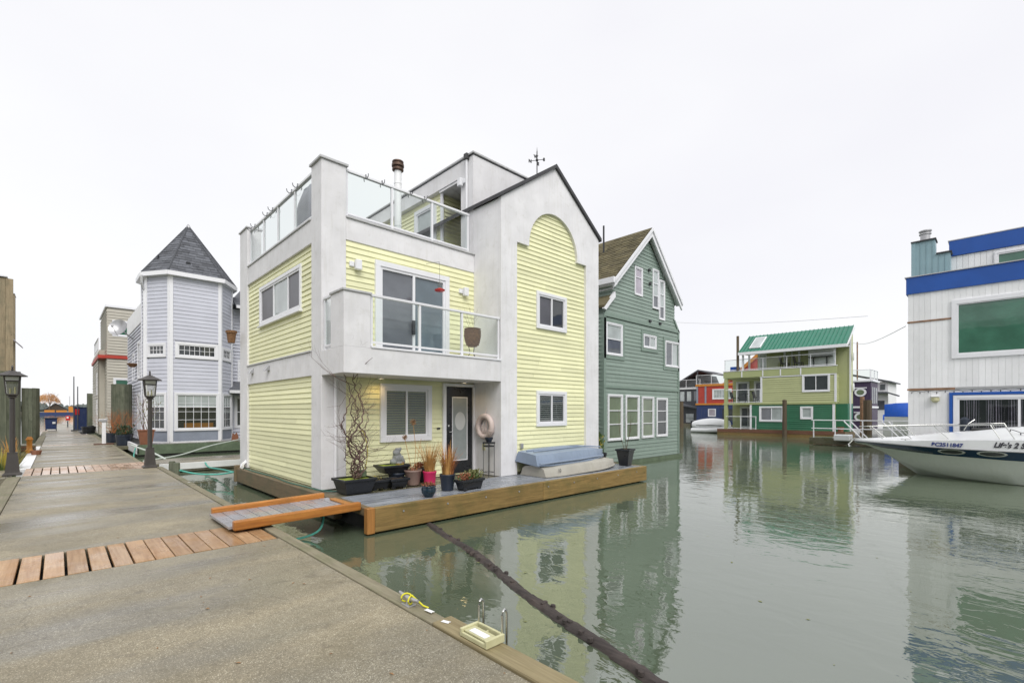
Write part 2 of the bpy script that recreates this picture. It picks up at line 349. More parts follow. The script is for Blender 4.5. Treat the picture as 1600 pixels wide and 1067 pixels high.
def thing(name, label, cat, loc=(0, 0, 0), group=None):
    o = bpy.data.objects.new(name, None); COL.objects.link(o); o.location = loc; o['label'] = label; o['category'] = cat
    o.empty_display_size = .2
    if group: o['group'] = group
    return o
def tag(o, label, cat, group=None):
    o['label'] = label; o['category'] = cat
    if group: o['group'] = group
    return o
def copy_thing(o, delta, label, group=None):
    def cp(x, par):
        c = x.copy(); COL.objects.link(c)
        if par is not None: c.parent = par
        for ch in list(x.children): cp(ch, c)
        return c
    kids = list(o.children)
    c = cp(o, None); c.location = Vector(o.location)+Vector(delta); c['label'] = label
    if group: c['group'] = group
    return c

def clapboards(F, z0, z1, expo, outline, holes, mat, parent, joined=False, th=.024, name='clapboard', joints=0):
    """lapped horizontal boards; outline(z) gives the intervals; holes are cut where a course's middle falls in them"""
    mb = MB(); n = max(1, round((z1-z0)/expo)); e = (z1-z0)/n; out = []
    for i in range(n):
        za, zb = z0+i*e, z0+(i+1)*e; zm = (za+zb)/2
        A, B = outline(za+.001), outline(zb-.001)
        if len(A) != len(B): A = B = outline(zm)
        for (a0, a1), (b0, b1) in zip(A, B):
            segs = [(a0, a1, b0, b1)]
            for (h0, h1, hz0, hz1) in holes:
                if hz0 < zm < hz1:
                    ns = []
                    for (p0, p1, q0, q1) in segs:
                        if h1 <= min(p0, q0) or h0 >= max(p1, q1): ns.append((p0, p1, q0, q1)); continue
                        if h0 > p0: ns.append((p0, h0, q0, h0))
                        if h1 < p1: ns.append((h1, p1, h1, q1))
                    segs = ns
            for (p0, p1, q0, q1) in segs:
                if max(p1-p0, q1-q0) < .02: continue
                b = mb if joined else MB(); th = .045 if joined and th < .03 else th
                t = th*random.uniform(.85, 1.1)
                if joints and random.random() < joints and min(p1, q1)-max(p0, q0) > 1.6:
                    jx = random.uniform(max(p0, q0)+.5, min(p1, q1)-.5)
                    for c0, c1, d0, d1 in ((p0, jx-.002, q0, jx-.002), (jx+.002, p1, jx+.002, q1)):
                        out.append(MB().hexa([F(c0, za-.006, 0), F(c0, za-.006, t), F(d0, zb, 0), F(d0, zb, .005), F(c1, za-.006, 0), F(c1, za-.006, t), F(d1, zb, 0), F(d1, zb, .005)]).build(name, mat, parent))
                    continue
                b.hexa([F(p0, za-.006, 0), F(p0, za-.006, t), F(q0, zb, 0), F(q0, zb, .005), F(p1, za-.006, 0), F(p1, za-.006, t), F(q1, zb, 0), F(q1, zb, .005)])
                if not joined: out.append(b.build(name, mat, parent))
    if joined: out.append(mb.build('clapboards', mat, parent, kind='stuff'))
    return out
def rect(a, b): return lambda z: [(a, b)]

def window(P, F, s0, s1, z0, z1, cols=(1,), rows=(1,), trim=.08, fm='white_trim', panes='pane_dark', depth=.05, blind=None, grid=None, sash=.04, sill=False, room=None, name='window'):
    f = MB()
    if trim: f.ring(F, s0, s1, z0, z1, trim, -.01, depth)
    if sill: f.fbox(F, s0-.03, s1+.03, z0-.035, z0-.003, -.01, depth+.04)
    a0, a1, c0, c1 = s0+trim, s1-trim, z0+trim, z1-trim
    f.ring(F, a0+.001, a1-.001, c0+.001, c1-.001, sash, .0, depth*.72)
    ct, rt = sum(cols), sum(rows); W_, H_ = a1-a0-2*sash, c1-c0-2*sash
    xs = [a0+sash]; 
    for c in cols: xs.append(xs[-1]+W_*c/ct)
    zs = [c0+sash]
    for r in rows: zs.append(zs[-1]+H_*r/rt)
    for x in xs[1:-1]: f.fbox(F, x-sash*.55, x+sash*.55, c0+sash, c1-sash, 0, depth*.70)
    for z in zs[1:-1]: f.fbox(F, a0+sash, a1-sash, z-sash*.5, z+sash*.5, 0, depth*.66)
    fo = f.build(name, fm, P, bevel=.004)
    k = 0
    for j in range(len(rows)):
        for i in range(len(cols)):
            pm_ = panes[k % len(panes)] if isinstance(panes, (list, tuple)) else panes; k += 1
            if pm_ is None: continue
            nn = .022 if pm_ in ('window_glass',) else .006
            MB().fbox(F, xs[i]-.005, xs[i+1]+.005, zs[j]-.005, zs[j+1]+.005, nn, nn+.004).build('pane', pm_, fo)
    if grid:
        g = MB(); gx, gz = grid
        for i in range(1, gx): x = xs[0]+W_*i/gx; g.fbox(F, x-.009, x+.009, zs[0], zs[-1], .012, .03)
        for j in range(1, gz): z = zs[0]+H_*j/gz; g.fbox(F, xs[0], xs[-1], z-.009, z+.009, .0125, .029)
        g.build('muntins', fm, fo)
    if room: MB().fbox(F, xs[0]-.01, xs[-1]+.01, zs[0]-.01, zs[-1]+.01, .001, .003).build('backing', room, fo)  # dark sheet standing in for the shaded room behind the glass
    if blind:
        b = MB(); nsl = int(H_/.05)
        for j in range(nsl):
            z = zs[0]+.02+j*(H_-.03)/nsl; b.hexa([F(s, z+dz, n_) for s in (xs[0]+.01, xs[-1]-.01) for dz, n_ in ((0, .017), (.003, .018), (.024, .005), (.027, .006))])
        b.build('blind_slats', blind, fo, kind='stuff')
    return fo
def railing(P, F, posts, z0, z1, glassm='rail_glass', w=.045, label=None, ends=True, n0=0., bot=.05, name='railing'):
    r = MB(); a, b = posts[0], posts[-1]
    if a > b: a, b = b, a
    r.fbox(F, a-.03, b+.03, z1-.045, z1, n0-.035, n0+.035); r.fbox(F, a, b, z0+bot, z0+bot+.035, n0-.02, n0+.02)
    ro = r.build(name, 'white_trim', P, bevel=.005)
    for s in posts: MB().fbox(F, s-w/2, s+w/2, z0, z1-.046, n0-w/2, n0+w/2).build('post', 'white_trim', ro)
    ps = sorted(posts)
    for p, q in zip(ps, ps[1:]): MB().fbox(F, p+w/2+.004, q-w/2-.004, z0+bot+.036, z1-.047, n0-.004, n0+.004).build('glass_panel', glassm, ro)
    return ro
def shingles(G, outline, T, course, tab, mats, parent, thick=.018):
    mb = MB(); n = int(T/course)
    for i in range(n):
        t0, t1 = i*course, min(T, (i+1)*course+.02); a, b = outline((t0+t1)/2)
        a2, b2 = outline(min(T, t1)); x = a-random.random()*tab
        while x < b:
            w_ = tab*random.uniform(.8, 1.2); p, q = max(a, x), min(b, x+w_-.008)
            if q-p > .02:
                mb.mi = random.choice((0, 1, 1, 2)); th = thick*random.uniform(.7, 1.5)
                pt, qt = max(p, a2), min(q, b2)
                if qt > pt: mb.hexa([G(p, t0, 0), G(p, t0, th), G(pt, t1, 0), G(pt, t1, .003), G(q, t0, 0), G(q, t0, th), G(qt, t1, 0), G(qt, t1, .003)])
            x += w_
    return mb.build('shingles', mats, parent, kind='stuff')
def plane_frame(o, sx, tx):
    o, sx, tx = Vector(o), Vector(sx).normalized(), Vector(tx).normalized(); n = sx.cross(tx).normalized()
    if n.z < 0: n = -n
    return lambda s, t, h=0: tuple(o+sx*s+tx*t+n*h)
def structure(o): o['kind'] = 'structure'; return o

# ================================================================ SETTING
wm = MB(); wm.add([(-600, -200, 0), (900, -200, 0), (900, 900, 0), (-600, 900, 0)], [(0, 1, 2, 3)])
structure(wm.build('water', 'water'))
def seabed():
    b = MB(); b.add([(-600, -200, -3), (900, -200, -3), (900, 900, -3), (-600, 900, -3)], [(0, 1, 2, 3)]); return structure(b.build('seabed', 'shore'))
seabed()
sh = MB()      # far bank behind the breakwater
random.seed(3)
pts = [(-300+i*12, 352+8*math.sin(i*.6)) for i in range(110)]
for i, (x, y) in enumerate(pts[:-1]):
    h0, h1 = 1.4+.5*math.sin(i*1.3), 1.4+.5*math.sin((i+1)*1.3)
    x1, y1 = pts[i+1]
    sh.add([(x, y, -1), (x1, y1, -1), (x1, y1+6, h1), (x, y+6, h0), (x1, y1+200, h1+1), (x, y+200, h0+1)], [(0, 1, 2, 3), (3, 2, 4, 5)])
structure(sh.build('far_shore', 'shore'))

# ---- the dock: slabs of concrete with timber edges and plank strips in the gaps
dk = MB(); dk.box(-.62, 1.55, -6, 78, -.25, .12)
dock = structure(dk.build('dock', 'rubber'))
X0, X1 = -.62, 1.955
def slab(y0, y1, x0=X0, x1=X1):
    MB().box(x0, x1, y0, y1, .10, .30).build('concrete_slab', 'concrete', dock, bevel=.012)
slab(-6, 6.13); slab(7.19, 16.16); slab(18.16, 29.6, X0+.1, 1.72); slab(29.95, 41.7, X0+.1, 1.6); slab(42.05, 78, X0+.05, 1.15)
for (y0, y1, x0, x1, mt, w) in ((6.13, 7.19, X0, 1.98, 'dock_plank', .17), (16.16, 18.16, X0, 1.95, 'dock_plank_pale', .165), (29.6, 29.95, X0+.1, 1.6, 'dock_plank_pale', .2), (41.7, 42.05, X0+.1, 1.5, 'dock_plank_pale', .2)):
    x = x0; k = 0
    while x < x1-.05:
        g = .022 if x < .5 else .010
        MB().box(x+g/2, min(x1, x+w)-g/2, y0+.012, y1-.012, .262, .302+random.uniform(-.003, .003)).build('plank', mt, dock, bevel=.004)
        x += w; k += 1
ys = [-6, -1.2, 2.88, 7.2, 11.6, 16.15]
for i in range(5):
    a, b = ys[i], ys[i+1]
    new = i == 1
    MB().box(1.962, 2.13 if new else 2.09, a+.006, b-.006, .02, .318 if new else .30+.004*i).build('edge_timber', 'edge_new' if i < 2 else 'edge_timber', dock, bevel=.012)
for i, (a, b) in enumerate(((-6, 3), (3, 9.5), (9.5, 16.1))):
    MB().box(-.86, -.627, a+.006, b-.006, .02, .304).build('edge_timber', 'edge_timber', dock, bevel=.012)
MB().box(-.80, -.53, 18.2, 29.5, .02, .296).build('edge_timber', 'white_paint', dock, bevel=.01)
MB().box(-.80, -.53, 29.7, 50, .02, .296).build('edge_timber', 'edge_timber', dock, bevel=.01)
MB().box(1.722, 1.86, 18.2, 29.5, .02, .296).build('edge_timber', 'edge_timber', dock, bevel=.01)
MB().box(1.602, 1.8, 29.7, 41.7, .02, .296).build('edge_timber', 'edge_timber', dock, bevel=.01)
# finger pier running off to the right behind the yellow house, and one to the left
fp = structure(MB().box(1.96, 12.5, 17.2, 18.9, .02, .298).build('finger_pier', 'concrete', bevel=.012))
MB().box(2.15, 4.35, 17.165, 17.197, .09, .285).build('bumper_board', 'white_paint', fp, bevel=.008)
MB().box(4.36, 12.5, 17.165, 17.197, .02, .29).build('bumper_board', 'edge_timber', fp, bevel=.008)
structure(MB().box(-9, -.87, 16.1, 18.15, .02, .296).build('finger_pier', 'concrete', bevel=.012))
structure(MB().box(1.75, 2.9, 30.4, 31.8, .02, .29).build('finger_pier', 'edge_timber', bevel=.012))
structure(MB().box(-2.6, -.87, 27.5, 29.2, .02, .29).build('finger_pier', 'edge_timber', bevel=.012))

# ================================================================ YELLOW FLOAT HOUSE
XL, Y1, Y0, XG, XR, YB = 3.47, 8.62, 7.69, 7.07, 10.71, 13.96
H = thing('float_house', 'pale yellow clapboard house with grey stucco surrounds, arched gable and roof deck', 'house', (7, 11, .4))
w = MB()      # solid cores behind the siding
w.box(XL+.06, XG+.02, Y1+.03, YB-.05, .4, 4.95)
w.box(XG+.03, XR-.03, Y0+.13, YB-.05, .4, 5.72)
w.box(XG+.13, 9.55, 10.08, YB-.05, 4.9, 7.88)
w.box(8.2, 9.55, 8.7, 10.2, 4.9, 7.88)
w.build('wall', 'yellow_siding', H)
def part(mb, name, mat, par=H, **k): return mb.build(name, mat, par, **k)
# stucco shell
fl = FX(XL); ff = FY(Y1); fg = FY(Y0)
s = MB()
s.prism(FZ(.402), [(XL, Y1), (3.94, Y1), (3.94, Y1+.2), (3.7, 9.1), (XL, 9.1)], 0, 6.07)
part(s, 'corner_pillar', 'stucco', bevel=.01)
part(MB().box(XL-.035, 3.975, Y1-.035, 9.13, 6.475, 6.52), 'pillar_cap', 'stucco_cap', bevel=.006)
part(MB().box(XL, 3.8, 13.3, YB, .402, 6.50), 'corner_pillar', 'stucco', bevel=.01)
part(MB().box(XL-.03, 3.83, 13.27, YB+.03, 6.503, 6.54), 'pillar_cap', 'stucco_cap', bevel=.006)
part(MB().box(XL+.005, 3.62, 9.101, 13.299, 5.04, 5.48), 'parapet', 'stucco', bevel=.008)
part(MB().box(XL-.02, 3.65, 9.132, 13.268, 5.482, 5.515), 'parapet_cap', 'stucco_cap', bevel=.006)
part(MB().box(XL+.005, 3.6, 9.101, 13.299, 2.52, 2.97), 'stucco_band', 'stucco', bevel=.008)
part(MB().box(XL-.02, 3.6, 9.101, 13.299, 2.972, 3.005), 'band_cap', 'stucco_cap', bevel=.004)
part(MB().box(3.941, XG-.001, Y1+.004, Y1+.16, 5.10, 5.515), 'parapet', 'stucco', bevel=.008)
part(MB().box(3.941, XG-.001, Y1-.03, Y1+.19, 5.517, 5.555), 'parapet_cap', 'stucco_cap', bevel=.006)
part(MB().box(3.7, XG+.1, Y1+.2, YB-.1, 4.951, 5.0), 'roof_deck', 'tarp_grey')
part(MB().box(3.6, XG+.1, YB-.15, YB-.02, 4.9, 5.5), 'parapet', 'stucco')
# bay: arched front plate
zA = 5.72; arc = [(8.875+.905*math.cos(t), 5.76+.94*math.sin(t)) for t in [math.pi*i/28 for i in range(29)]]
# left leg, right leg, head
s = MB()
s.prism(fg, [(XG, .402), (7.57, .402), (7.57, zA), (7.97, zA)]+[p for p in arc[::-1] if p[0] <= 8.876]+[(8.875, 7.84), (8.89, 7.86), (XG, 6.60)], -.10, 0)
s.prism(fg, [(XR, .402), (10.15, .402), (10.15, zA), (9.78, zA)]+[p for p in arc if p[0] >= 8.874]+[(8.875, 7.84), (8.89, 7.86), (XR, 6.53)], -.10, 0)
part(s, 'gable_front', 'stucco')
part(MB().box(XG, XG+.13, Y0+.101, 8.66, .402, 6.585), 'bay_side_wall', 'stucco')
part(MB().box(XR-.13, XR, Y0+.101, YB, .402, 6.5), 'bay_side_wall', 'stucco')
# bay roof
rf = MB(); ya, yb = Y0-.06, YB
rf.add([(XG-.07, ya, 6.575), (8.89, ya, 7.86), (XR+.07, ya, 6.50), (XG-.07, ya, 6.66), (8.89, ya, 7.955), (XR+.07, ya, 6.585),
        (XG-.07, yb, 6.575), (8.89, yb, 7.86), (XR+.07, yb, 6.50), (XG-.07, yb, 6.66), (8.89, yb, 7.955), (XR+.07, yb, 6.585)],
       [(0, 1, 4, 3), (1, 2, 5, 4), (6, 9, 10, 7), (7, 10, 11, 8), (3, 4, 10, 9), (4, 5, 11, 10), (0, 6, 7, 1), (1, 7, 8, 2), (0, 3, 9, 6), (2, 8, 11, 5)])
roof_gable = part(rf, 'gable_roof', 'dark_trim')
# penthouse with its open corner
part(MB().box(XG, XG+.14, 9.13, YB, 7.52, 7.90), 'penthouse_beam', 'stucco', bevel=.008)
part(MB().box(XG, XG+.30, 8.68, 9.13, 4.99, 7.90), 'penthouse_pillar', 'stucco')
part(MB().box(XG, 9.62, 8.66, 8.68, 6.3, 7.90), 'penthouse_front', 'stucco')
part(MB().box(XG+.02, 9.6, 8.69, YB-.02, 7.885, 7.93), 'penthouse_roof', 'tarp_grey')
part(MB().box(XG-.035, 9.65, 8.62, 8.80, 7.932, 7.975), 'parapet_cap', 'stucco_cap', bevel=.005)
part(MB().box(XG-.035, XG+.12, 8.802, YB+.02, 7.932, 7.975), 'parapet_cap', 'stucco_cap', bevel=.005)
part(MB().box(XG-.012, XG+.0, 8.645, 9.0, 7.902, 7.93), 'metal_flashing', 'dark_trim')
part(MB().tube([(XG-.04, 8.86, 7.9), (XG-.04, 8.86, 5.05)], .028, 8), 'downpipe', 'white_trim', smooth=True)
part(MB().box(XG-.09, XG-.0, 8.80, 8.92, 7.84, 7.98), 'rainwater_box', 'dark_trim', bevel=.01)
part(MB().box(XG+.02, 8.2, 9.14, 10.06, 7.46, 7.515), 'soffit', 'stucco')
part(MB().fbox(FX(XG+.12), 10.0, 10.10, 5.0, 7.5, 0, .045), 'corner_board', 'white_trim', bevel=.004)
clapboards(FX(XG+.13), 5.0, 7.5, .105, rect(10.1, 13.9), [(10.38, 11.27, 5, 7.31)], 'yellow_siding', H)
clapboards(FX(8.2), 5.0, 7.46, .105, rect(9.14, 10.06), [], 'yellow_siding', H)
clapboards(FY(10.07), 5.0, 7.46, .105, rect(7.25, 8.18), [], 'yellow_siding', H, joined=True)
window(H, FX(XG+.13), 10.30, 11.34, 5.02, 7.36, (1,), (1,), .10, panes='pane_pale', depth=.06, name='door')
# left wall siding
fls = FX(XL+.065)
clapboards(fls, .46, 2.53, .105, rect(9.1, 13.3), [], 'yellow_siding', H, joints=.4)
clapboards(fls, 3.0, 5.05, .105, rect(9.1, 13.3), [(9.76, 12.3, 3.92, 4.75)], 'yellow_siding', H)
window(H, fls, 9.70, 12.38, 3.87, 4.80, (.72, 1, .95), (1,), .075, panes=('pane_screen', 'pane_pale', 'pane_screen'), sill=True)
for y in (12.85, 11.62):
    v_ = MB(); v_.hexa([fl(y+a, 2.80+b, c) for a in (-.07, .07) for b, c in ((-.02, -.01), (-.04, .11), (.11, -.01), (.08, .03))])
    part(v_, 'vent_hood', 'galvanised', bevel=.004)
# front wall siding, both storeys
ffs = FY(Y1+.035)
clapboards(ffs, 2.96, 5.11, .105, rect(3.93, 7.08), [(4.58, 6.27, 2.9, 4.80)], 'yellow_siding', H)
clapboards(ffs, .46, 2.51, .105, rect(3.93, 7.08), [(4.70, 5.80, 1.27, 2.36), (6.2, 7.1, 0, 2.42)], 'yellow_siding', H)
# slider to balcony
sd = window(H, ffs, 4.53, 6.33, 2.9, 4.85, (1, 1.02), (1,), .11, panes=('pane_grey', 'pane_blue'), depth=.07, sash=.05, name='sliding_door')
MB().fbox(ffs, 5.36, 5.42, 3.45, 3.75, .05, .10).build('handle', 'black_plastic', sd, bevel=.005)
gw = window(H, ffs, 4.64, 5.86, 1.22, 2.40, (1, 1), (1,), .10, panes='window_glass', depth=.07, room='unlit_room', blind='blind')
# front door
fr = MB()
fr.fbox(ffs, 6.16, 6.245, .42, 2.47, -.01, .07); fr.fbox(ffs, 7.015, 7.066, .42, 2.47, -.01, .07); fr.fbox(ffs, 6.246, 7.014, 2.405, 2.47, -.01, .07)
part(fr, 'door_frame', 'white_trim', bevel=.004)
dr = part(MB().fbox(ffs, 6.25, 7.01, .44, 2.40, -.03, .03), 'door', 'black_plastic', bevel=.006)
MB().ring(ffs, 6.42, 6.86, .72, 2.17, .02, .028, .045).build('glass_trim', 'white_trim', dr)
MB().fbox(ffs, 6.441, 6.859, .741, 2.149, .031, .035).build('pane', 'frosted', dr)
ov = MB(); ov.prism(ffs, [(6.65+.15*math.cos(a), 1.62+.21*math.sin(a)) for a in [2*math.pi*i/20 for i in range(20)]], .0352, .038); ov.build('oval_ornament', 'white_shade', dr)
hd = MB(); hd.tube([ffs(6.32, 1.38, .03), ffs(6.32, 1.38, .07), ffs(6.41, 1.38, .075)], .011, 8); hd.tube([ffs(6.32, 1.52, .03), ffs(6.32, 1.52, .05)], .022, 12); hd.build('handle', 'steel', dr, smooth=True)
part(MB().fbox(ffs, 6.02, 6.1, 1.45, 1.485, .02, .04), 'house_number_plate', 'dark_trim')
# bay siding and windows
fgs = FY(Y0+.085)
clapboards(fgs, .46, 6.72, .105, lambda z: [(7.54, 10.18)] if z < 5.76 else [(8.875-math.sqrt(max(.03, 1-((z-5.76)/1.02)**2))*1.0, 8.875+math.sqrt(max(.03, 1-((z-5.76)/1.02)**2))*1.0)],
           [(8.34, 9.33, 3.88, 4.70), (8.34, 9.33, 1.52, 2.30)], 'yellow_siding', H, joints=.45)
window(H, fgs, 8.27, 9.39, 3.84, 4.74, (1, 1), (1,), .075, panes=('pane_screen', 'pane_dark'), depth=.06)
window(H, fgs, 8.27, 9.39, 1.48, 2.34, (1, 1), (1,), .075, panes='window_glass', depth=.06, room='unlit_room', blind='blind')
part(MB().fbox(fgs, 7.72, 7.80, .98, 1.10, .0, .07), 'hose_tap', 'galvanised', bevel=.01)
# balcony
part(MB().box(XL, XG-.002, Y0, Y1-.002, 2.50, 2.955), 'balcony_floor', 'stucco', bevel=.008)
part(MB().box(3.97, XG-.002, Y0-.02, Y0+.14, 2.957, 2.995), 'balcony_cap', 'white_trim', bevel=.004)
s = MB(); s.box(XL, 3.955, Y0, Y0+.13, 2.956, 3.89); s.box(XL, XL+.13, Y0+.131, 8.21, 2.956, 3.89); part(s, 'balcony_corner_wall', 'stucco')
s = MB(); s.box(XL-.025, 3.98, Y0-.025, Y0+.155, 3.892, 3.93); s.box(XL-.025, XL+.155, Y0+.156, 8.23, 3.892, 3.93); part(s, 'balcony_corner_cap', 'stucco_cap', bevel=.005)
railing(H, FY(Y0+.06), [4.0, 5.0, 6.02, 7.03], 3.0, 3.92)
railing(H, FX(XL+.05), [8.25, 8.56], 2.96, 3.92)
railing(H, FY(Y1+.08), [3.98, 4.95, 5.93, 6.93], 5.558, 6.47)
railing(H, FX(XL+.07), [9.16, 10.13, 11.16, 12.16, 13.22], 5.518, 6.43)
railing(H, FX(XG-.02), [13.2, 14.4], 7.1, 8.05, name='rear_railing') if False else None
def hook(F, s_, z, fl_):
    h = MB(); h.tube([F(s_, z-.10, -.025), F(s_, z-.05, -.042), F(s_, z+.012, -.042), F(s_, z+.012, .045), F(s_, z-.06, .05), F(s_, z-.075, .09), F(s_, z-.05, .13), F(s_, z-.0, .14)], .008, 5)
    return h
for i, (F, s_, z) in enumerate([(FY(Y1+.08), x, 6.47) for x in (4.36, 4.71, 5.36, 5.72)]+[(FX(XL+.07), y, 6.43) for y in (13.05, 12.75, 11.81, 11.43, 10.23, 9.89)]):
    o = hook(F, s_, z, 1).build('rail_hook', 'black_plastic', loc=F(s_, z))
    tag(o, 'bent black hook on the front roof rail, '+('nearest the corner pillar', 'second from the corner pillar', 'just right of the flue', 'nearest the gable')[i] if i < 4 else 'bent black hook on the left roof rail, '+('farthest from the tall front pillar', 'second from the far pillar', 'third from the far pillar', 'fourth from the far pillar', 'second from the tall front pillar', 'nearest the tall front pillar')[i-4], 'hook', 'planter hooks on the roof rails')
# outdoor lights of the walls
def wall_light(F, s_, z, label):
    t = thing('wall_light', label, 'light', F(s_, z))
    MB().fbox(F, s_-.10, s_-.01, z-.05, z+.05, .0, .06).build('mount', 'white_trim', t, bevel=.01)
    MB().fbox(F, s_+.0, s_+.12, z-.10, z+.09, .03, .13).build('shade', 'white_trim', t, bevel=.012)
wall_light(ffs, 4.10, 4.66, 'white box wall light left of the upstairs sliding door')
wall_light(ffs, 6.72, 4.60, 'white box wall light right of the upstairs sliding door')
wall_light(FX(XG), 9.0, 7.36, 'white box wall light on the rooftop pillar beside the open corner')
for x, lb in ((4.55, 'small warm lamp in the soffit above the ground floor window'), (6.6, 'small warm lamp in the soffit above the black front door')):
    t = thing('soffit_lamp', lb, 'lamp', (x, 8.40, 2.49))
    MB().lathe((x, 8.40, 2.478), [(.045, 0), (.062, 0), (.062, .021), (.045, .021)], 16, closed=False).build('trim_ring', 'white_trim', t)
    MB().lathe((x, 8.40, 2.485), [(.044, 0), (.044, .01)], 14).build('bulb', 'warm_lamp', t)
    l = bpy.data.lights.new('soffit_glow', 'SPOT'); l.energy = 3 if x < 5 else 2; l.color = (1, .68, .28); l.spot_size = R(150); l.spot_blend = .8; l.shadow_soft_size = .04
    lo = bpy.data.objects.new('soffit_glow', l); COL.objects.link(lo); lo.parent = t; lo.location = (0, 0, -.03)
# downpipe and taps by the front pillar
part(MB().tube([(3.72, Y1-.035, 2.49), (3.72, Y1-.035, .55)], .028, 8), 'downpipe', 'white_trim', smooth=True)
dp = MB(); dp.tube([(3.48, 13.42, .56), (3.38, 13.38, .50), (3.30, 13.1, .45)], .045, 4); part(dp, 'drain_spout', 'white_trim')
# flue on the roof
t = thing('stove_flue', 'tall white metal stove pipe with a brown cap on the roof deck', 'flue', (5.47, 9.35, 5.0))
MB().lathe((5.47, 9.35, 5.0), [(.078, 0), (.078, .95), (.084, .955), (.084, .985), (.078, .99), (.078, 1.9), (.084, 1.905), (.084, 1.93), (.078, 1.935), (.078, 2.20)], 18).build('pipe', 'white_paint', t, smooth=True)
MB().lathe((5.47, 9.35, 7.19), [(.085, 0), (.125, .02), (.125, .05), (.10, .06), (.10, .09), (.135, .10), (.135, .15), (.11, .18), (.125, .19), (.125, .215), (.02, .235)], 18).build('cap', 'brass', t, smooth=True)
# weathervane with compass letters
t = thing('weathervane', 'black iron weathervane with compass letters on the gable ridge', 'weathervane', (8.89, 8.3, 7.95))
wv = MB(); wv.tube([(8.89, 8.3, 7.94), (8.89, 8.3, 8.52)], .014, 6); wv.lathe((8.89, 8.3, 8.30), [(.01, -.04), (.035, -.02), (.035, .02), (.01, .04)], 8)
wv.tube([(8.89, 8.3, 8.5), (8.89, 8.3, 8.64)], [.012, .002], 5)
for a in range(4):
    c_, s2 = math.cos(a*math.pi/2+.6), math.sin(a*math.pi/2+.6); wv.tube([(8.89, 8.3, 8.30), (8.89+.16*c_, 8.3+.16*s2, 8.30)], .008, 5)
wv.build('rod', 'dark_trim', t)
def text_mesh(txt, size, name='lettering', depth=.004, shear=0., bold=0.):
    cu = bpy.data.curves.new(name, 'FONT'); cu.body = txt; cu.size = size; cu.extrude = depth; cu.shear = shear; cu.offset = bold; cu.align_x = 'CENTER'
    ob = bpy.data.objects.new('_t', cu); COL.objects.link(ob); bpy.context.view_layer.update()
    me = bpy.data.meshes.new_from_object(ob); bpy.data.objects.remove(ob); bpy.data.curves.remove(cu); return me
for a, ch in enumerate('ENWS'):
    me = text_mesh(ch, .11, 'letter', .006, 0, .006); me.materials.append(M['dark_trim'])
    o = bpy.data.objects.new('letter', me); COL.objects.link(o); o.parent = t
    ang = a*math.pi/2+.6; o.location = (.18*math.cos(ang), .18*math.sin(ang), .31); o.rotation_euler = (R(90), 0, R(-20))
# bbq under a cover on the roof deck
c = MB(); prof = [(0, 1.), (.35, 1.02), (.85, .95), (1.02, .8), (1.2, .55), (1.26, .25)]
rings = []
for z, k in prof:
    rings.append([(3.98+a*.27*k+(.03 if i % 2 else 0), 10.35+b_*.42*(k if abs(b_) else 1), 5.0+z*1.36) for i, (a, b_) in enumerate(((-1, -1), (-1.08, -.3), (-1, .4), (-1, 1), (0, 1.04), (1, 1), (1.05, 0), (1, -1), (.3, -1.05), (-.4, -1.02)))])
c.loft(rings, caps=True)
tag(c.build('covered_grill', 'tarp_grey', loc=(3.98, 10.35, 5.0), smooth=True, bevel=.01), 'barbecue under a grey fitted cover behind the left roof railing', 'barbecue')
tag(MB().box(5.95, 6.95, 9.0, 9.45, 5.0, 5.62).build('deck_chest', 'white_paint', loc=(6.4, 9.2, 5.0), bevel=.02), 'white storage chest behind the right end of the roof railing', 'chest')
c = MB(); c.loft([[(5.55+a*.35*k, 9.9+b_*.5*k, 5.0+z) for a, b_ in ((-1, -1), (-1, 1), (1, 1), (1, -1))] for z, k in ((0, 1), (.5, 1), (.66, .7), (.7, .3))], caps=True)
tag(c.build('covered_table', 'tarp_grey', loc=(5.55, 9.9, 5.0), bevel=.02), 'low dark grey covered table on the roof deck before the white door', 'table')
# bare potted tree on the roof deck
def bare_tree(mb, p, d, L, r, depth, spread=.6, up=.25, segs=3):
    q = Vector(p); d = Vector(d).normalized(); pts = [q.copy()]; rs = [r]
    for i in range(segs):
        d = (d+Vector((random.uniform(-1, 1), random.uniform(-1, 1), random.uniform(-.6, 1)))*.22).normalized(); q = q+d*L/segs; pts.append(q.copy()); rs.append(r*(1-.4*(i+1)/segs))
    mb.tube(pts, rs, 5 if r > .01 else 3, caps=False)
    if depth <= 0: return
    for k in range(random.choice((2, 3))):
        dd = (d+Vector((random.uniform(-1, 1), random.uniform(-1, 1), random.uniform(-.3, .8)+up))*spread).normalized()
        bare_tree(mb, pts[random.choice((-1, -1, -2))], dd, L*random.uniform(.6, .85), rs[-1]*.75, depth-1, spread, up, segs)
random.seed(11)
t = thing('potted_tree', 'bare potted tree in the open corner of the rooftop room', 'plant', (7.7, 9.6, 5.0))
MB().lathe((7.7, 9.6, 5.0), [(.14, 0), (.2, .35), (.18, .35), (.15, .30)], 14).build('pot', 'terracotta', t, smooth=True)
tb = MB()
for k in range(3): bare_tree(tb, (7.7, 9.6, 5.3), (random.uniform(-.4, .2), random.uniform(-.3, .3), 1), .9, .014, 3)
tb.build('branches', 'bark', t)
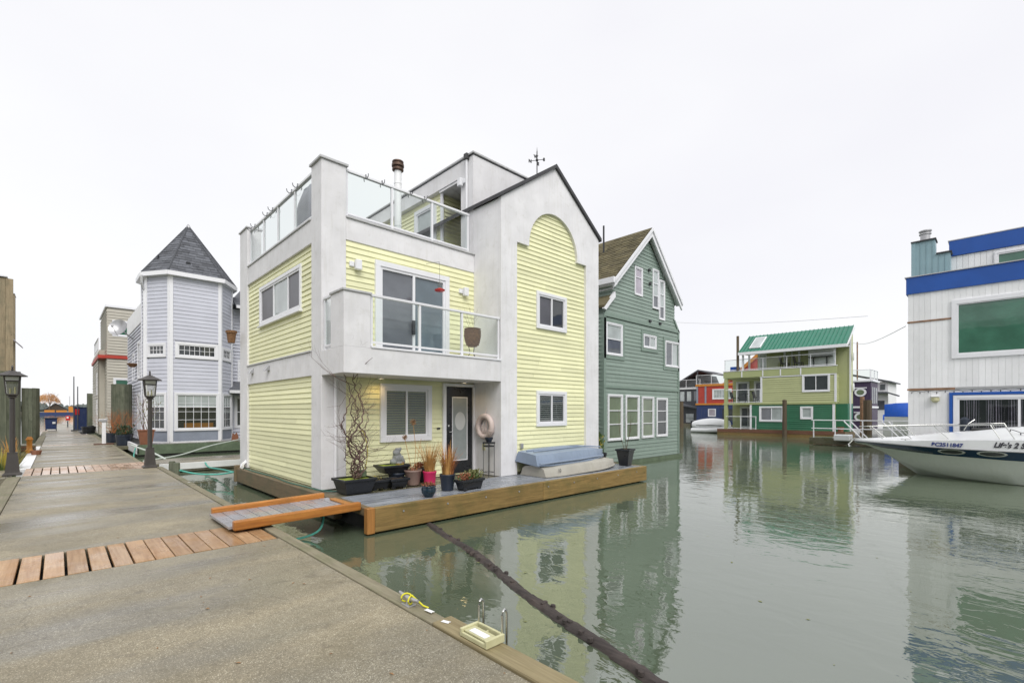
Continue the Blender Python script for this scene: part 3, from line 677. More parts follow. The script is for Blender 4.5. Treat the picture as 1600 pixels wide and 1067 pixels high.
# balcony: woven basket on a wire stand, feeder
t = thing('basket_planter', 'round woven basket planter on an iron stand at the right end of the balcony', 'planter', (6.55, 8.05, 2.957))
pr_ = [(.10, .30), (.155, .38), (.185, .52), (.18, .64), (.155, .70)]
MB().lathe((6.55, 8.05, 2.957), pr_+[(.14, .70), (.12, .62)], 18).build('basket', 'wicker', t, smooth=True)
wk = MB()
for j in range(9):
    z = .34+j*.043; r_ = .125+.06*math.sin((z-.3)/.42*math.pi*.72); wk.tube([(6.55+r_*math.cos(a)+.004, 8.05+r_*math.sin(a), 2.957+z) for a in [2*math.pi*k/16 for k in range(17)]], .009, 5, caps=False)
wk.build('weave', 'wicker', t, smooth=True)
st = MB()
for k in range(3):
    a = k*2.09+.4; st.tube([(6.55+.15*math.cos(a), 8.05+.15*math.sin(a), 2.96), (6.55+.05*math.cos(a), 8.05+.05*math.sin(a), 3.12), (6.55+.09*math.cos(a), 8.05+.09*math.sin(a), 3.30)], .008, 5)
st.build('stand', 'dark_trim', t)
tw = MB()
for k in range(5): bare_tree(tw, (6.55, 8.05, 3.6), (random.uniform(-.6, .6), random.uniform(-.6, .6), .8), .28, .004, 2)
tw.build('twigs', 'bark', t)
t = thing('bird_feeder', 'red plastic bird feeder hanging before the sliding door pane', 'bird feeder', (5.72, 8.1, 4.35))
MB().lathe((5.72, 8.1, 4.33), [(.02, 0), (.10, .01), (.11, .035), (.05, .06), (.02, .07)], 16).build('dish', 'red_plastic', t, smooth=True)
MB().lathe((5.72, 8.1, 4.40), [(.035, 0), (.045, .06), (.035, .12), (.012, .14)], 12).build('bottle', 'lamp_glass', t, smooth=True)
MB().tube([(5.72, 8.1, 4.52), (5.72, 8.12, 4.95), (5.72, 8.60, 5.02)], .004, 4).build('wire', 'dark_trim', t)

# ---- the float under the house: deck boards, fascia
D = thing('house_float', 'timber float deck with thick yellowish fascia beams carrying the yellow house', 'float', (7, 9, 0))
part(MB().box(3.46, 11.1, 6.66, 14.2, -.25, .33), 'float_hull', 'rubber', D)
rows = [(6.60+i*.142, .142) for i in range(8)]
for (y, wd) in rows:
    xs_ = [3.42, 3.42+random.uniform(2.4, 4.6), 11.14]
    for a, b in zip(xs_, xs_[1:]): part(MB().box(a+.002, b-.002, y+.005, y+wd-.005, .36, .398+random.uniform(-.002, .002)), 'deck_board', 'deck_grey', D, bevel=.004)
for i in range(6):
    y = 7.74+i*.148; part(MB().box(3.44, 11.1, y+.006, y+.142, .345, .388+random.uniform(-.006, .004)), 'deck_board', 'deck_old', D, bevel=.004)
part(MB().box(3.43, 3.53, 8.65, 14.1, .33, .392), 'deck_board', 'deck_old', D, bevel=.004)
for a, b in ((3.42, 7.15), (7.156, 11.20)): part(MB().box(a, b, 6.50, 6.595, .03, .40), 'fascia_beam', 'fascia', D, bevel=.012)
part(MB().box(3.29, 3.415, 6.49, 6.60, .02, .405), 'fascia_post', 'ramp_post', D, bevel=.01)
part(MB().box(11.14, 11.22, 6.602, 14.2, .03, .40), 'fascia_beam', 'fascia', D, bevel=.012)
part(MB().box(3.30, 3.415, 6.606, 7.62, .28, .402), 'fascia_beam', 'fascia_old', D, bevel=.01)
part(MB().box(3.28, 3.425, 7.63, 13.5, .06, .404), 'fascia_beam', 'fascia_old', D, bevel=.015)
part(MB().box(3.24, 3.5, 13.505, 13.62, .05, .47), 'fascia_beam', 'fascia_old', D, bevel=.015)
bl = MB()
for x in [3.9+i*.85 for i in range(9)]: part(MB().tube([(x, 6.502, .29), (x, 6.488, .29)], .016, 8), 'bolt', 'galvanised', D)
# ramp
RP = thing('gangway', 'short orange stained timber gangway with grey planks from dock to house float', 'gangway', (1.6, 7.2, .32))
def rp(x0, x1, y0, y1, za, zb, h):    # sloping bar from x0 to x1
    return MB().hexa([(x, y, z) for x, z0_ in ((x0, za), (x1, zb)) for y in (y0, y1) for z in (z0_, z0_+h)])
part(rp(1.60, 3.30, 6.70, 6.80, .335, .355, .12), 'side_rail', 'ramp_rail', RP, bevel=.015)
part(rp(1.60, 3.22, 7.86, 7.96, .335, .365, .115), 'side_rail', 'ramp_rail', RP, bevel=.015)
n_ = 11
for i in range(n_):
    x = 1.56+i*(3.27-1.56)/n_; wv_ = (3.27-1.56)/n_
    z = .345+.02*i/n_; part(MB().box(x+.003, x+wv_-.003, 6.803, 7.857, z, z+.035+random.uniform(-.001, .002)), 'plank', 'ramp_plank', RP, bevel=.004)
part(MB().box(3.19, 3.285, 6.81, 7.6, .403, .43), 'threshold', 'ramp_post', RP, bevel=.006)
for y in (6.9, 7.33, 7.75): part(MB().box(1.62, 3.2, y, y+.045, .308, .343), 'joist', 'post_brown', RP)


# ================================================================ SAGE GREEN HOUSE
G = thing('gabled_house', 'sage green clapboard gabled float house beyond the yellow one', 'house', (15.7, 11, 0))
gx0, gx1, ux0, ux1, gy, gyb = 13.1, 18.34, 13.61, 17.98, 9.2, 17.5
w = MB(); w.box(gx0+.03, gx1-.03, gy+.03, gyb, .12, 5.3)
w.prism(FY(gy+.03), [(ux0+.03, 5.2), (ux0+.03, 6.35), (15.85, 8.3), (ux1-.03, 6.3), (ux1-.03, 5.2)], -(gyb-gy-.03), 0); w.build('wall', 'sage_siding', G)
fG = FY(gy)
w1 = [(13.2, 14.18, 3.74, 4.84), (15.56, 16.5, 4.19, 4.7), (17.19, 18.32, 3.6, 4.63)]
low = [(13.29, 14.18, .84, 2.42), (14.37, 15.27, .84, 2.42), (15.45, 16.31, .85, 2.39), (16.51, 17.36, .86, 2.36)]
up = [(14.97, 15.51, 6.04, 7.08), (16.23, 16.70, 5.74, 7.25), (16.72, 17.16, 5.38, 6.93)]
def gout(z):
    if z < 5.1: return [(gx0, gx1)]
    l = ux0 if z > 5.72 else gx0+(ux0-gx0)*min(1, (z-5.1)/.6); r = ux1 if z > 5.5 else gx1-(gx1-ux1)*min(1, (z-5.1)/.4)
    if z > 6.3:
        k = (z-6.3)/(8.33-6.3); l = ux0+(15.85-ux0)*k; r = ux1-(ux1-15.85)*k
    return [(l, r)]
clapboards(fG, .12, 2.62, .132, gout, low, 'sage_siding', G); clapboards(fG, 2.72, 5.0, .132, gout, w1, 'sage_siding', G)
clapboards(fG, 5.16, 8.3, .132, gout, up, 'sage_siding', G)
fGl = FX(gx0)
clapboards(fGl, .12, 5.1, .132, rect(gy, 12.5), [(9.55, 10.5, 2.9, 4.3)], 'sage_siding', G, joined=True)
clapboards(FX(ux0), 5.5, 6.35, .132, rect(gy, 13.5), [], 'sage_siding', G, joined=True)
t_ = MB(); t_.prism(fG, [(gx0-.02, 5.02), (gx1+.02, 5.02), (gx1+.02, 5.10), (gx1-.10, 5.155), (gx0+.10, 5.155), (gx0-.02, 5.13)], 0, .05); part(t_, 'band_board', 'sage_trim', G)
part(MB().fbox(fG, gx0-.02, gx1+.02, 2.625, 2.715, 0, .045), 'band_board', 'sage_trim', G)
for a in (gx0-.02, gx1-.09): part(MB().fbox(fG, a, a+.11, .1, 2.62, 0, .04), 'corner_board', 'sage_trim', G); part(MB().fbox(fG, a, a+.11, 2.72, 5.015, 0, .04), 'corner_board', 'sage_trim', G)
part(MB().fbox(FX(gx0-.02), gy-.04, gy+.1, .1, 5.0, 0, .02), 'corner_board', 'sage_trim', G)
# small flare roofs at the storey step
s = MB(); s.hexa([(gx0-.12, y, z) for y in (gy-.1, 13) for z in (5.28, 5.36)]+[(ux0-.0, y, z) for y in (gy-.1, 13) for z in (5.74, 5.84)]); part(s, 'skirt_roof', ['brown_roof_b'], G)
s = MB(); s.fbox(fG, 0, 0, 0, 0, 0, 0); s = MB(); s.prism(fG, [(gx0-.14, 5.24), (gx0-.02, 5.2), (ux0+.03, 5.72), (ux0+.0, 5.9)], .03, .12); part(s, 'rake_board', 'white_trim', G)
s = MB(); s.prism(fG, [(gx1+.02, 5.08), (ux1, 5.52), (ux1-.1, 5.52), (gx1-.1, 5.08)], .0, .05); part(s, 'flare_board', 'sage_trim', G)
for (a, b, c, d), pn in zip(w1, (('pane_pale', 'pane_grey'), ('pane_grey', 'pane_pale'), ('pane_grey', 'pane_pale'))):
    c_, r_ = ((1,), (1, 1)) if a < 14 else ((1, 1), (1,))
    if a < 14: pn = pn[::-1]
    tr_ = MB().ring(fG, a-.13, b+(.13 if b < 18 else .03), c-.13, d+.13, .12, 0, .04); part(tr_, 'casing', 'sage_trim', G)
    window(G, fG, a, b, c, d, c_, r_, .05, panes=pn, depth=.05, sash=.035)
for i, (a, b, c, d) in enumerate(low): window(G, fG, a, b, c, d, (1,), (1, 1, 1) if i < 3 else (1.15, 1, 1), .06, panes=('pane_olive', 'pane_olive', 'pane_olive') if i < 3 else 'pane_dark', depth=.06, sash=.03)
for i, (a, b, c, d) in enumerate(up): window(G, fG, a, b, c, d, (1,), (2, 1) if i == 0 else (.9, 1, 1), .05, panes=('pane_mauve', 'pane_mauve') if i == 0 else ('pane_grey', 'pane_pale', 'pane_pale'), depth=.05, sash=.03)
window(G, fGl, 9.55, 10.5, 2.9, 4.3, (1,), (1, 1), .07, panes='pane_dark')
# roof
pk, ov = (15.85, 8.62), .22
for sgn, eave in ((-1, (ux0-.20, 6.30)), (1, (ux1+.22, 6.22))):
    ex, ez = eave; L = math.hypot(pk[0]-ex, pk[1]-ez)
    s = MB(); s.hexa([(x, y, z+dz) for x, z in ((ex, ez), pk) for y in (gy-ov, gyb) for dz in (-.06, .015)]); part(s, 'roof', 'brown_roof_a', G)
    Gf = plane_frame((ex, gy-ov, ez+.018), (0, 1, 0), (pk[0]-ex, 0, pk[1]-ez))
    shingles(Gf, lambda t: (0, gyb-gy+ov), L, .15, .3, ['brown_roof_a', 'brown_roof_b', 'brown_roof_c'], G)
    s = MB(); s.prism(fG, [(ex, ez-.07), (pk[0], pk[1]-.07), (pk[0], pk[1]-.32), (ex-sgn*.0, ez-.30)], ov-.04, ov+.015); part(s, 'barge_board', 'white_trim', G)
    s = MB(); s.prism(fG, [(ex, ez-.0), (pk[0], pk[1]-.0), (pk[0], pk[1]-.12), (ex, ez-.12)], ov+.02, ov+.06); part(s, 'rake_cap', 'white_trim', G)
    s = MB(); s.prism(fG, [(ex+(-sgn)*.05, ez-.08), (pk[0], pk[1]-.12), (pk[0], pk[1]-.16), (ex+(-sgn)*.05, ez-.12)], 0, ov-.05); part(s, 'soffit', 'white_trim', G)
part(MB().box(ux0-.30, ux0-.19, gy-.25, gyb, 6.14, 6.33), 'gutter', 'white_trim', G); part(MB().box(ux0-.18, ux0-.0, gy-.2, gyb, 6.10, 6.14), 'eave_soffit', 'white_trim', G)
part(MB().box(ux0-.02, ux0+.0, gy-.05, gyb, 5.98, 6.10), 'frieze_board', 'white_trim', G)
GfL = plane_frame((ux0-.20, gy, 6.33), (0, 1, 0), (pk[0]-ux0+.2, 0, pk[1]-6.3))
sk_ = MB(); sk_.prism(lambda a, b, n=0: GfL(a, b, n), [(1.5, 1.0), (2.8, 1.0), (2.8, 2.2), (1.5, 2.2)], 0, .12); sko = part(sk_, 'skylight', 'brass', G)
MB().prism(lambda a, b, n=0: GfL(a, b, n), [(1.57, 1.07), (2.73, 1.07), (2.73, 2.13), (1.57, 2.13)], .121, .13).build('pane', 'pane_pale', sko)
part(MB().tube([(15.1, 10.6, 7.9), (15.1, 10.6, 8.95)], .035, 8), 'vent_pipe', 'black_plastic', G)
for x, z in ((15.95, 7.1), (16.0, 6.6), (16.0, 5.2), (16.75, 5.2)): part(MB().fbox(fG, x-.05, x+.05, z-.03, z+.06, .02, .10), 'vent_hood', 'dark_trim', G, bevel=.01)
fo = thing('house_float', 'dark waterlogged float under the sage green house', 'float', (15.7, 12, 0))
part(MB().box(12.9, 18.42, 9.12, 17.6, -.2, .12), 'float_hull', 'rubber', fo); part(MB().box(12.85, 18.44, 9.08, 9.119, -.05, .115), 'fascia_beam', 'algae_board', fo)
part(MB().box(11.6, 13.5, 8.95, 9.07, .02, .13), 'fascia_beam', 'fascia_old', fo)

# ================================================================ GREY TURRET HOUSE
TH = thing('turret_house', 'lavender grey float house with an octagonal shingled turret', 'house', (4.4, 26.6, .5))
V = [(3.49, 24.85), (5.38, 24.85), (6.09, 25.95), (6.09, 27.25), (5.38, 28.35), (3.49, 28.35), (2.78, 27.25), (2.78, 25.95)]
cx_, cy_ = 4.435, 26.6
w = MB(); w.add([(cx_+(x-cx_)*.985, cy_+(y-cy_)*.985, z) for z in (.5, 7.7) for x, y in V], [tuple(range(8)), tuple(range(15, 7, -1))]+[(i, (i+1) % 8, 8+(i+1) % 8, 8+i) for i in range(8)])
w.box(2.85, 9.5, 27.5, 34, .5, 6.6); w.box(6.0, 9.5, 26.4, 29, .5, 6.9)
w.build('wall', 'grey_siding', TH)
for i in (7, 0, 1, 6):
    p, q = V[i], V[(i+1) % 8]; F = FA(p, q); L = F.L; hs = []
    if i == 0: hs = [(.17, 1.79, 4.16, 4.86), (.14, 1.84, .98, 2.66)]
    if i in (7, 1): hs = [(.1, L-.18, 4.18, 4.80), (.12, L-.14, .98, 2.66)]
    holes = [h for h in hs]+[(0, L, 0, .98)] if i != 6 else []
    clapboards(F, .52, 7.72, .165, rect(.02, L-.02), holes, 'grey_siding', TH)
    if i != 6:
        sb = MB()
        for r_ in range(6):
            z = .52+r_*.078; x = (-.07 if r_ % 2 else 0)
            while x < L:
                a, b = max(.02, x), min(L-.02, x+.14)
                if b-a > .02: sb.prism(F, [(a, z+.1), (a, z+.03), ((a+b)/2-.03, z), ((a+b)/2+.03, z), (b, z+.03), (b, z+.1)], .004+.0, .022-.002*r_*0+.002*(r_ % 2))
                x += .14
        part(sb, 'scallop_shingles', 'scallop_grey', TH, kind='stuff')
        part(MB().fbox(F, .0, L, .44, .53, 0, .04), 'sill_board', 'white_trim', TH)
        a, b, c, d = hs[0]; window(TH, F, a, b, c, d, (1,), (1,), .11, panes='pane_dark', depth=.06, grid=(7 if i == 0 else 4, 2))
        a, b, c, d = hs[1]; wo = window(TH, F, a, b, c, d, (1,), (1.85, 1), .09, panes=('window_glass', 'pane_pale'), depth=.07, grid=(5 if i == 0 else 3, 4), room='unlit_room')
        if i == 0: MB().fbox(F, .5, 1.6, 1.12, 1.32, .006, .014).build('shelf', 'orange_paint', wo)
        MB().fbox(F, .3, L-.3, 1.75, 1.95, .006, .014).build('curtain', 'white_shade', wo) if i == 1 else None
    part(MB().fbox(F, 0-.03, .10, .53, 7.74, 0, .045), 'corner_board', 'white_trim', TH); part(MB().fbox(F, L-.10, L+.03, .53, 7.74, 0, .044), 'corner_board', 'white_trim', TH)
k = 1.10; E8 = [(cx_+(x-cx_)*k, cy_+(y-cy_)*k) for x, y in V]; ap = (cx_, cy_, 10.55)
for i in range(8):
    p, q = E8[i], E8[(i+1) % 8]; F = FA(p, q); L = F.L
    part(MB().fbox(F, -.02, L+.02, 7.68, 7.86, -.03, .06), 'gutter', 'white_trim', TH)
    P3, Q3 = Vector((*p, 7.86)), Vector((*q, 7.86)); mid = (P3+Q3)/2; up_ = Vector(ap)-mid; T = up_.length
    part(MB().add([P3, Q3, ap], [(0, 1, 2)]), 'roof', 'slate_a', TH)
    s0 = (mid-P3).length; proj = (Vector(ap)-P3).dot((Q3-P3).normalized())
    shingles(plane_frame(P3, Q3-P3, Vector(ap)-P3-(Q3-P3).normalized()*proj), lambda t, L=L, T=T, proj=proj: (proj*t/T, L-(L-proj)*t/T), T, .17, .3, ['slate_a', 'slate_b', 'slate_c'], TH)
    part(MB().tube([P3+Vector((0, 0, .02)), (ap[0], ap[1], ap[2]+.02)], .035, 5), 'ridge_cap', 'slate_a', TH)
sf = MB(); sf.add([(x, y, 7.675) for x, y in E8], [tuple(range(8))]); part(sf, 'soffit', 'white_trim', TH)
part(MB().lathe((cx_, cy_, 10.45), [(.12, 0), (.07, .12), (.01, .2)], 8), 'finial', 'galvanised', TH)
for s_, t_2 in ((4.2, 8.6), ): part(MB().box(4.1, 4.25, 25.0, 25.1, 8.2, 8.45), 'roof_vent', 'black_plastic', TH)
part(MB().tube([(3.2, 25.9, 8.3), (3.2, 25.9, 8.75)], .03, 6), 'vent_pipe', 'black_plastic', TH)
part(MB().tube([(2.60, 25.6, 7.7), (2.62, 25.75, 7.4), (2.73, 26.0, 7.1), (2.73, 26.0, .6)], .045, 8), 'downpipe', 'white_trim', TH, smooth=True)
# left wing (facing the dock)
fw = FX(2.85)
clapboards(fw, .5, 6.0, .165, rect(27.4, 34), [(28.3, 29.3, .5, 2.7), (28.3, 29.3, 3.4, 5.2)], 'grey_siding', TH, joined=True)
part(MB().fbox(fw, 27.3, 34.05, 6.0, 6.9, -.1, .05), 'parapet', 'white_paint', TH)
window(TH, fw, 28.3, 29.3, 3.4, 5.2, (1,), (1, 1), .1); dw = window(TH, fw, 28.3, 29.3, .5, 2.7, (1,), (1,), .12, panes='pane_grey', name='door')
window(TH, fw, 30.6, 31.6, 3.4, 4.8, (1,), (1, 1), .1)
# right low part with its small roofs, mostly hidden behind the yellow house
fr_ = FY(26.4)
clapboards(fr_, .5, 6.8, .165, rect(6.1, 9.5), [(6.3, 7.2, 1.0, 2.6)], 'grey_siding', TH, joined=True)
window(TH, fr_, 6.3, 7.2, 1.0, 2.6, (1,), (1, 1), .1); window(TH, fr_, 6.45, 7.0, 3.1, 4.4, (1,), (1, 1), .08)
for z, x in ((6.85, 6.2), (2.75, 5.9)):
    s = MB(); s.hexa([(x, 25.6, z), (x, 25.6, z+.1), (x, 26.5, z+.55), (x, 26.5, z+.65), (9.6, 25.6, z), (9.6, 25.6, z+.1), (9.6, 26.5, z+.55), (9.6, 26.5, z+.65)]); part(s, 'porch_roof', 'slate_b', TH)
    part(MB().box(x, 9.6, 25.52, 25.6, z-.04, z+.10), 'gutter', 'white_trim', TH)
s = MB(); s.prism(FY(26.6), [(6.2, 7.0), (9.6, 7.0), (9.6, 8.6), (7.9, 9.3)], -3, 0); part(s, 'roof', 'slate_b', TH)
tf = thing('house_float', 'green algae stained float under the lavender grey turret house', 'float', (4.5, 28, 0))
part(MB().box(2.35, 9.6, 24.15, 35, -.2, .46), 'float_hull', 'rubber', tf)
part(MB().box(2.30, 9.6, 24.08, 24.149, .08, .475), 'fascia_beam', 'algae_board', tf); part(MB().box(2.27, 2.349, 24.08, 35, .12, .48), 'fascia_beam', 'white_paint', tf)
part(MB().box(2.35, 9.6, 24.15, 24.8, .462, .48), 'deck_board', 'deck_old', tf)
# satellite dish
t = thing('satellite_dish', 'grey satellite dish on an arm from the grey house wing', 'satellite dish', (2.6, 31, 5.7))
ds = MB(); ax = Vector((-.55, -.75, .35)).normalized(); a_ = ax.cross(Vector((0, 0, 1))).normalized(); b_ = ax.cross(a_)
c0 = Vector((2.25, 30.9, 6.0)); rr = [[tuple(c0+ax*(.16*(r_*r_))+(a_*math.cos(t_)+b_*math.sin(t_)*1.05)*.42*r_) for t_ in [2*math.pi*i/20 for i in range(20)]] for r_ in (.05, .4, .7, 1)]
rr2 = [[tuple(Vector(p)-ax*.02) for p in q] for q in rr[::-1]]; ds.loft(rr+rr2, caps=True); ds.build('dish', 'galvanised', t, smooth=True)
am = MB(); am.tube([c0, c0+Vector((.2, .1, -.15)), (2.82, 31.2, 5.55)], .03, 6); am.tube([c0-b_*-.4, c0+ax*.5+b_*.15], .015, 5); am.lathe(tuple(c0+ax*.5+b_*.15), [(.04, -.06), (.05, .04)], 8); am.build('arm', 'galvanised', t)
tag(MB().lathe((2.65, 29.6, 4.0), [(.1, 0), (.24, .16), (.2, .18)], 12).build('hanging_planter', 'wicker', loc=(2.65, 29.6, 4.0)), 'brown wall planter high on the grey house wing', 'planter')
# window basket planters left of the yellow house
tag(MB().lathe((3.22, 13.75, 3.6), [(.08, 0), (.11, .24), (.13, .25), (.13, .31), (.10, .31)], 14).build('hanging_planter', 'wicker', loc=(3.22, 13.75, 3.6)), 'brown pot hung at the far left corner of the yellow house', 'planter')

# ================================================================ BEIGE TOWER HOUSE
B = thing('tower_house', 'beige vinyl sided tower house with a red band, behind the turret house', 'house', (4, 42, .4))
bw = MB(); bw.box(2.33, 6, 40.03, 46, .3, 8.55); bw.box(1.98, 5, 41.5, 48, .3, 5.9); bw.build('wall', 'beige_siding', B)
fb = FY(40); gh = [(2.55, 3.65, 6.7, 7.75), (2.6, 3.7, 3.2, 4.0)]
clapboards(fb, .4, 5.25, .19, rect(2.3, 6), gh, 'beige_siding', B, joined=True); clapboards(fb, 5.5, 8.45, .19, rect(2.3, 6), gh, 'beige_siding', B, joined=True)
clapboards(FX(2.3), .4, 8.45, .19, rect(40, 46), [], 'beige_siding', B, joined=True); clapboards(FX(1.95), .4, 5.8, .19, rect(41.5, 48), [], 'beige_siding', B, joined=True)
part(MB().box(2.2, 6, 39.9, 40.03, 5.25, 5.45), 'red_band', 'red_paint', B); part(MB().box(1.85, 2.28, 40.0, 48, 5.25, 5.45), 'red_band', 'red_paint', B)
part(MB().box(2.2, 6.1, 39.9, 46.1, 8.55, 8.68), 'roof_cap', 'white_trim', B)
window(B, fb, *gh[0], (1,), (1,), .1, panes='pane_green'); window(B, fb, *gh[1], (1,), (1,), .1, panes='pane_green')
window(B, FX(1.95), 42, 42.9, 2.9, 4.4, (1,), (1,), .1, panes='pane_pale'); window(B, FX(1.95), 42, 43.0, .5, 2.6, (1,), (1,), .1, panes='pane_pale', name='door')
railing(B, FX(1.95), [41.6, 43, 44.5, 46], 5.9, 6.7)
# ================================================================ LEFT GUARD PILE, built as a thin boarded tower
C = thing('guard_pile', 'tall weathered vertical board guard pile at the left edge with an orange framed panel', 'house', (-3, 33, .3))
MB().box(-6, -1.65, 30.05, 31.2, .3, 7.6).build('wall', 'rubber', C)
x = -5.0
while x < -1.63: part(MB().box(x, x+.236, 30.0-random.uniform(0, .02), 30.05, .3, 7.62+random.uniform(-.02, .02)), 'board', 'cedar_boards', C, bevel=.008); x += .2405
y = 30.06
while y < 31.1: part(MB().box(-1.649, -1.60, y, y+.236, .3, 7.62), 'board', 'cedar_boards', C, bevel=.008); y += .2405
part(MB().box(-6, -1.57, 29.93, 31.3, 7.66, 7.72), 'roof_cap', 'white_trim', C)
op = part(MB().ring(FY(29.97), -2.9, -1.95, 4.2, 5.55, .09, 0, .06), 'window', 'orange_paint', C); MB().fbox(FY(29.97), -2.8, -2.05, 4.29, 5.46, 0, .02).build('pane', 'pane_grey', op)
C2 = thing('tall_shed', 'second tall weathered board building just beyond the tall guard pile', 'shed', (-4, 41, .3))
MB().box(-6, -1.93, 41.05, 42.4, .3, 8.8).build('wall', 'rubber', C2)
x = -4.0
while x < -1.9: MB().box(x, x+.236, 41.0, 41.05, .3, 8.82).build('board', 'cedar_boards', C2, bevel=.008); x += .2405
y = 41.06
while y < 42.3: MB().box(-1.929, -1.88, y, y+.236, .3, 8.82).build('board', 'cedar_boards', C2, bevel=.008); y += .2405
MB().box(-6, -1.85, 40.93, 42.5, 8.86, 8.92).build('roof_cap', 'white_trim', C2)
MB().fbox(FY(40.98), -2.35, -2.1, .9, 5.9, 0, .04).build('window', 'pane_pale', C2)
aw = MB(); aw.hexa([(-2.3, yy, z) for yy in (39.9, 40.95) for z in (6.5, 6.54)]+[(-1.5, yy, z) for yy in (39.9, 40.95) for z in (5.6, 5.64)]); aw.build('awning', 'cloth', C2)
# ================================================================ WHITE AND BLUE HOUSE (right)
WH = thing('white_house', 'white vertical boarded float house with blue bands at the right edge', 'house', (22, -1, .4))
wx, wy, we = 20.0, 2.12, -6.0
w = MB(); w.box(wx+.005, 27, we, wy-.03, .3, 6.1); w.box(wx+1.03, 27, we, 1.13, 6.1, 7.3); w.build('wall', 'white_paint', WH)
fw = FX(wx); hb = [(-2.6, 1.05, 3.5, 5.25), (-3.0, 1.10, .3, 2.37)]
y = wy; 
while y > we:
    y2 = max(we, y-.137); parts_ = [(.5, 2.50), (2.58, 5.64)]
    for a, b in parts_:
        segs = [(a, b)]
        for h0, h1, z0, z1 in hb:
            if h0 < (y+y2)/2 < h1:
                ns = []
                for p, q in segs:
                    if z1 <= p or z0 >= q: ns.append((p, q)); continue
                    if z0 > p: ns.append((p, z0))
                    if z1 < q: ns.append((z1, q))
                segs = ns
        for p, q in segs: part(MB().fbox(fw, y2+.0015, y-.0015, p, q, -.02, .010), 'siding_board', 'white_paint', WH, bevel=.004)
    y = y2
part(MB().fbox(fw, we, wy+.04, 5.64, 6.17, -.01, .06), 'blue_band', 'blue_band', WH); part(MB().fbox(FY(wy-.04)if 0 else (lambda s, z, n=0: (s, wy+n, z)), wx, 27, 5.64, 6.17, -.01, .05), 'blue_band', 'blue_band', WH)
part(MB().box(wx-.09, 27, we, wy+.08, 6.173, 6.20), 'flashing', 'galvanised', WH)
part(MB().fbox(fw, 1.08, wy+.02, 4.70, 4.75, 0, .03), 'rusty_flashing', 'rust', WH); part(MB().fbox(fw, 1.0, wy+.02, 2.51, 2.57, 0, .03), 'rusty_flashing', 'rust', WH); part(MB().fbox(fw, we, .99, 2.51, 2.56, 0, .028), 'flashing', 'galvanised', WH)
fw2 = FX(wx+1)
y = 1.15
while y > -5: part(MB().fbox(fw2, y-.1345, y-.0025, 6.2, 6.87, -.02, .012), 'siding_board', 'white_paint', WH); y -= .137
part(MB().fbox(fw2, we, 1.19, 6.88, 7.37, -.01, .06), 'blue_band', 'blue_band', WH)
part(MB().box(wx+.93, 27, we, 1.22, 7.373, 7.40), 'flashing', 'galvanised', WH)
window(WH, FX(wx+.985), -1.6, .16, 6.3, 6.78, (1,), (1,), .06, panes='pane_green')
window(WH, fw, -2.65, 1.08, 3.47, 5.27, (1,), (1,), .13, panes='pane_green', depth=.06, sash=.03)  # green of the reflected house is put into the pane colour
part(MB().ring(fw, -3.1, 1.13, .3, 2.42, .08, 0, .07), 'blue_casing', 'blue_band', WH)
dwo = window(WH, fw, -3.0, 1.04, .34, 2.33, (1, 1, 1), (1,), .09, panes='window_glass', depth=.06, sash=.05, room='unlit_room', name='sliding_door')
cu = MB()
for i in range(70):
    y = -2.8+i*.052
    if i % 9 < 7: cu.tube([(wx-.012, y, .5), (wx-.012, y+.01*math.sin(i), 1.4), (wx-.012, y, 2.2)], .009+.003*(i % 3), 5)
cu.build('curtain', 'curtain', dwo, smooth=True, kind='stuff')
ch = MB(); ch.prism(FX(wx+.5), [(2.05, 6.2), (2.05, 7.42), (1.50, 7.42), (1.50, 6.92), (1.14, 6.92), (1.14, 6.2)], -.5, 0); cho = part(ch, 'chimney_chase', 'chase_blue', WH)
bt = MB()
for i in range(6): bt.fbox(FX(wx+.5), 2.0-i*.15, 2.012-i*.15, 6.2, 7.4 if i < 4 else 6.9, 0, .015)
bt.fbox(FX(wx+.5), 1.98, 2.09, 6.2, 7.42, .0, .02); bt.build('battens', 'chase_blue', cho)
cp_ = MB(); cp_.fbox(FX(wx+.5), 1.47, 2.10, 7.42, 7.46, -.55, .05); cp_.fbox(FX(wx+.5), 1.1, 1.47, 6.92, 6.96, -.55, .05); cp_.build('cap', 'dark_trim', cho)
MB().lathe((wx+.75, 1.76, 7.46), [(.13, 0), (.13, .22), (.16, .23), (.16, .27), (.12, .29), (.17, .33), (.17, .36), (.05, .38)], 16).build('flue_cap', 'galvanised', cho, smooth=True)
t = thing('bulkhead_light', 'round yellowish bulkhead light on the white house wall', 'light', (wx-.02, 1.45, 2.2))
MB().lathe((wx-.10, 1.45, 2.12), [(.05, 0), (.10, .05), (.10, .16)], 16).build('globe', 'ladder_plastic', t, smooth=True); MB().box(wx-.2, wx-.012, 1.34, 1.56, 2.285, 2.34).build('mount', 'white_paint', t, bevel=.02)
sl_ = MB(); sp_ = []
for i in range(60): y = wy-.1-i*.1; sp_.append((wx-.05, y, 2.47+.02*math.sin(i*1.9)))
sl_.tube(sp_, .006, 4)
for i, p in enumerate(sp_[::2]): sl_.lathe((p[0], p[1], p[2]-.06), [(.004, 0), (.015, .02), (.012, .05)], 5)
tag(sl_.build('string_lights', 'dark_trim', loc=(wx-.05, 0, 2.45)), 'string of small bulbs hung along the white house wall', 'string lights')
part(MB().box(wx-.35, 27, we, wy+.2, -.2, .3), 'float_hull', 'deck_old', WH)

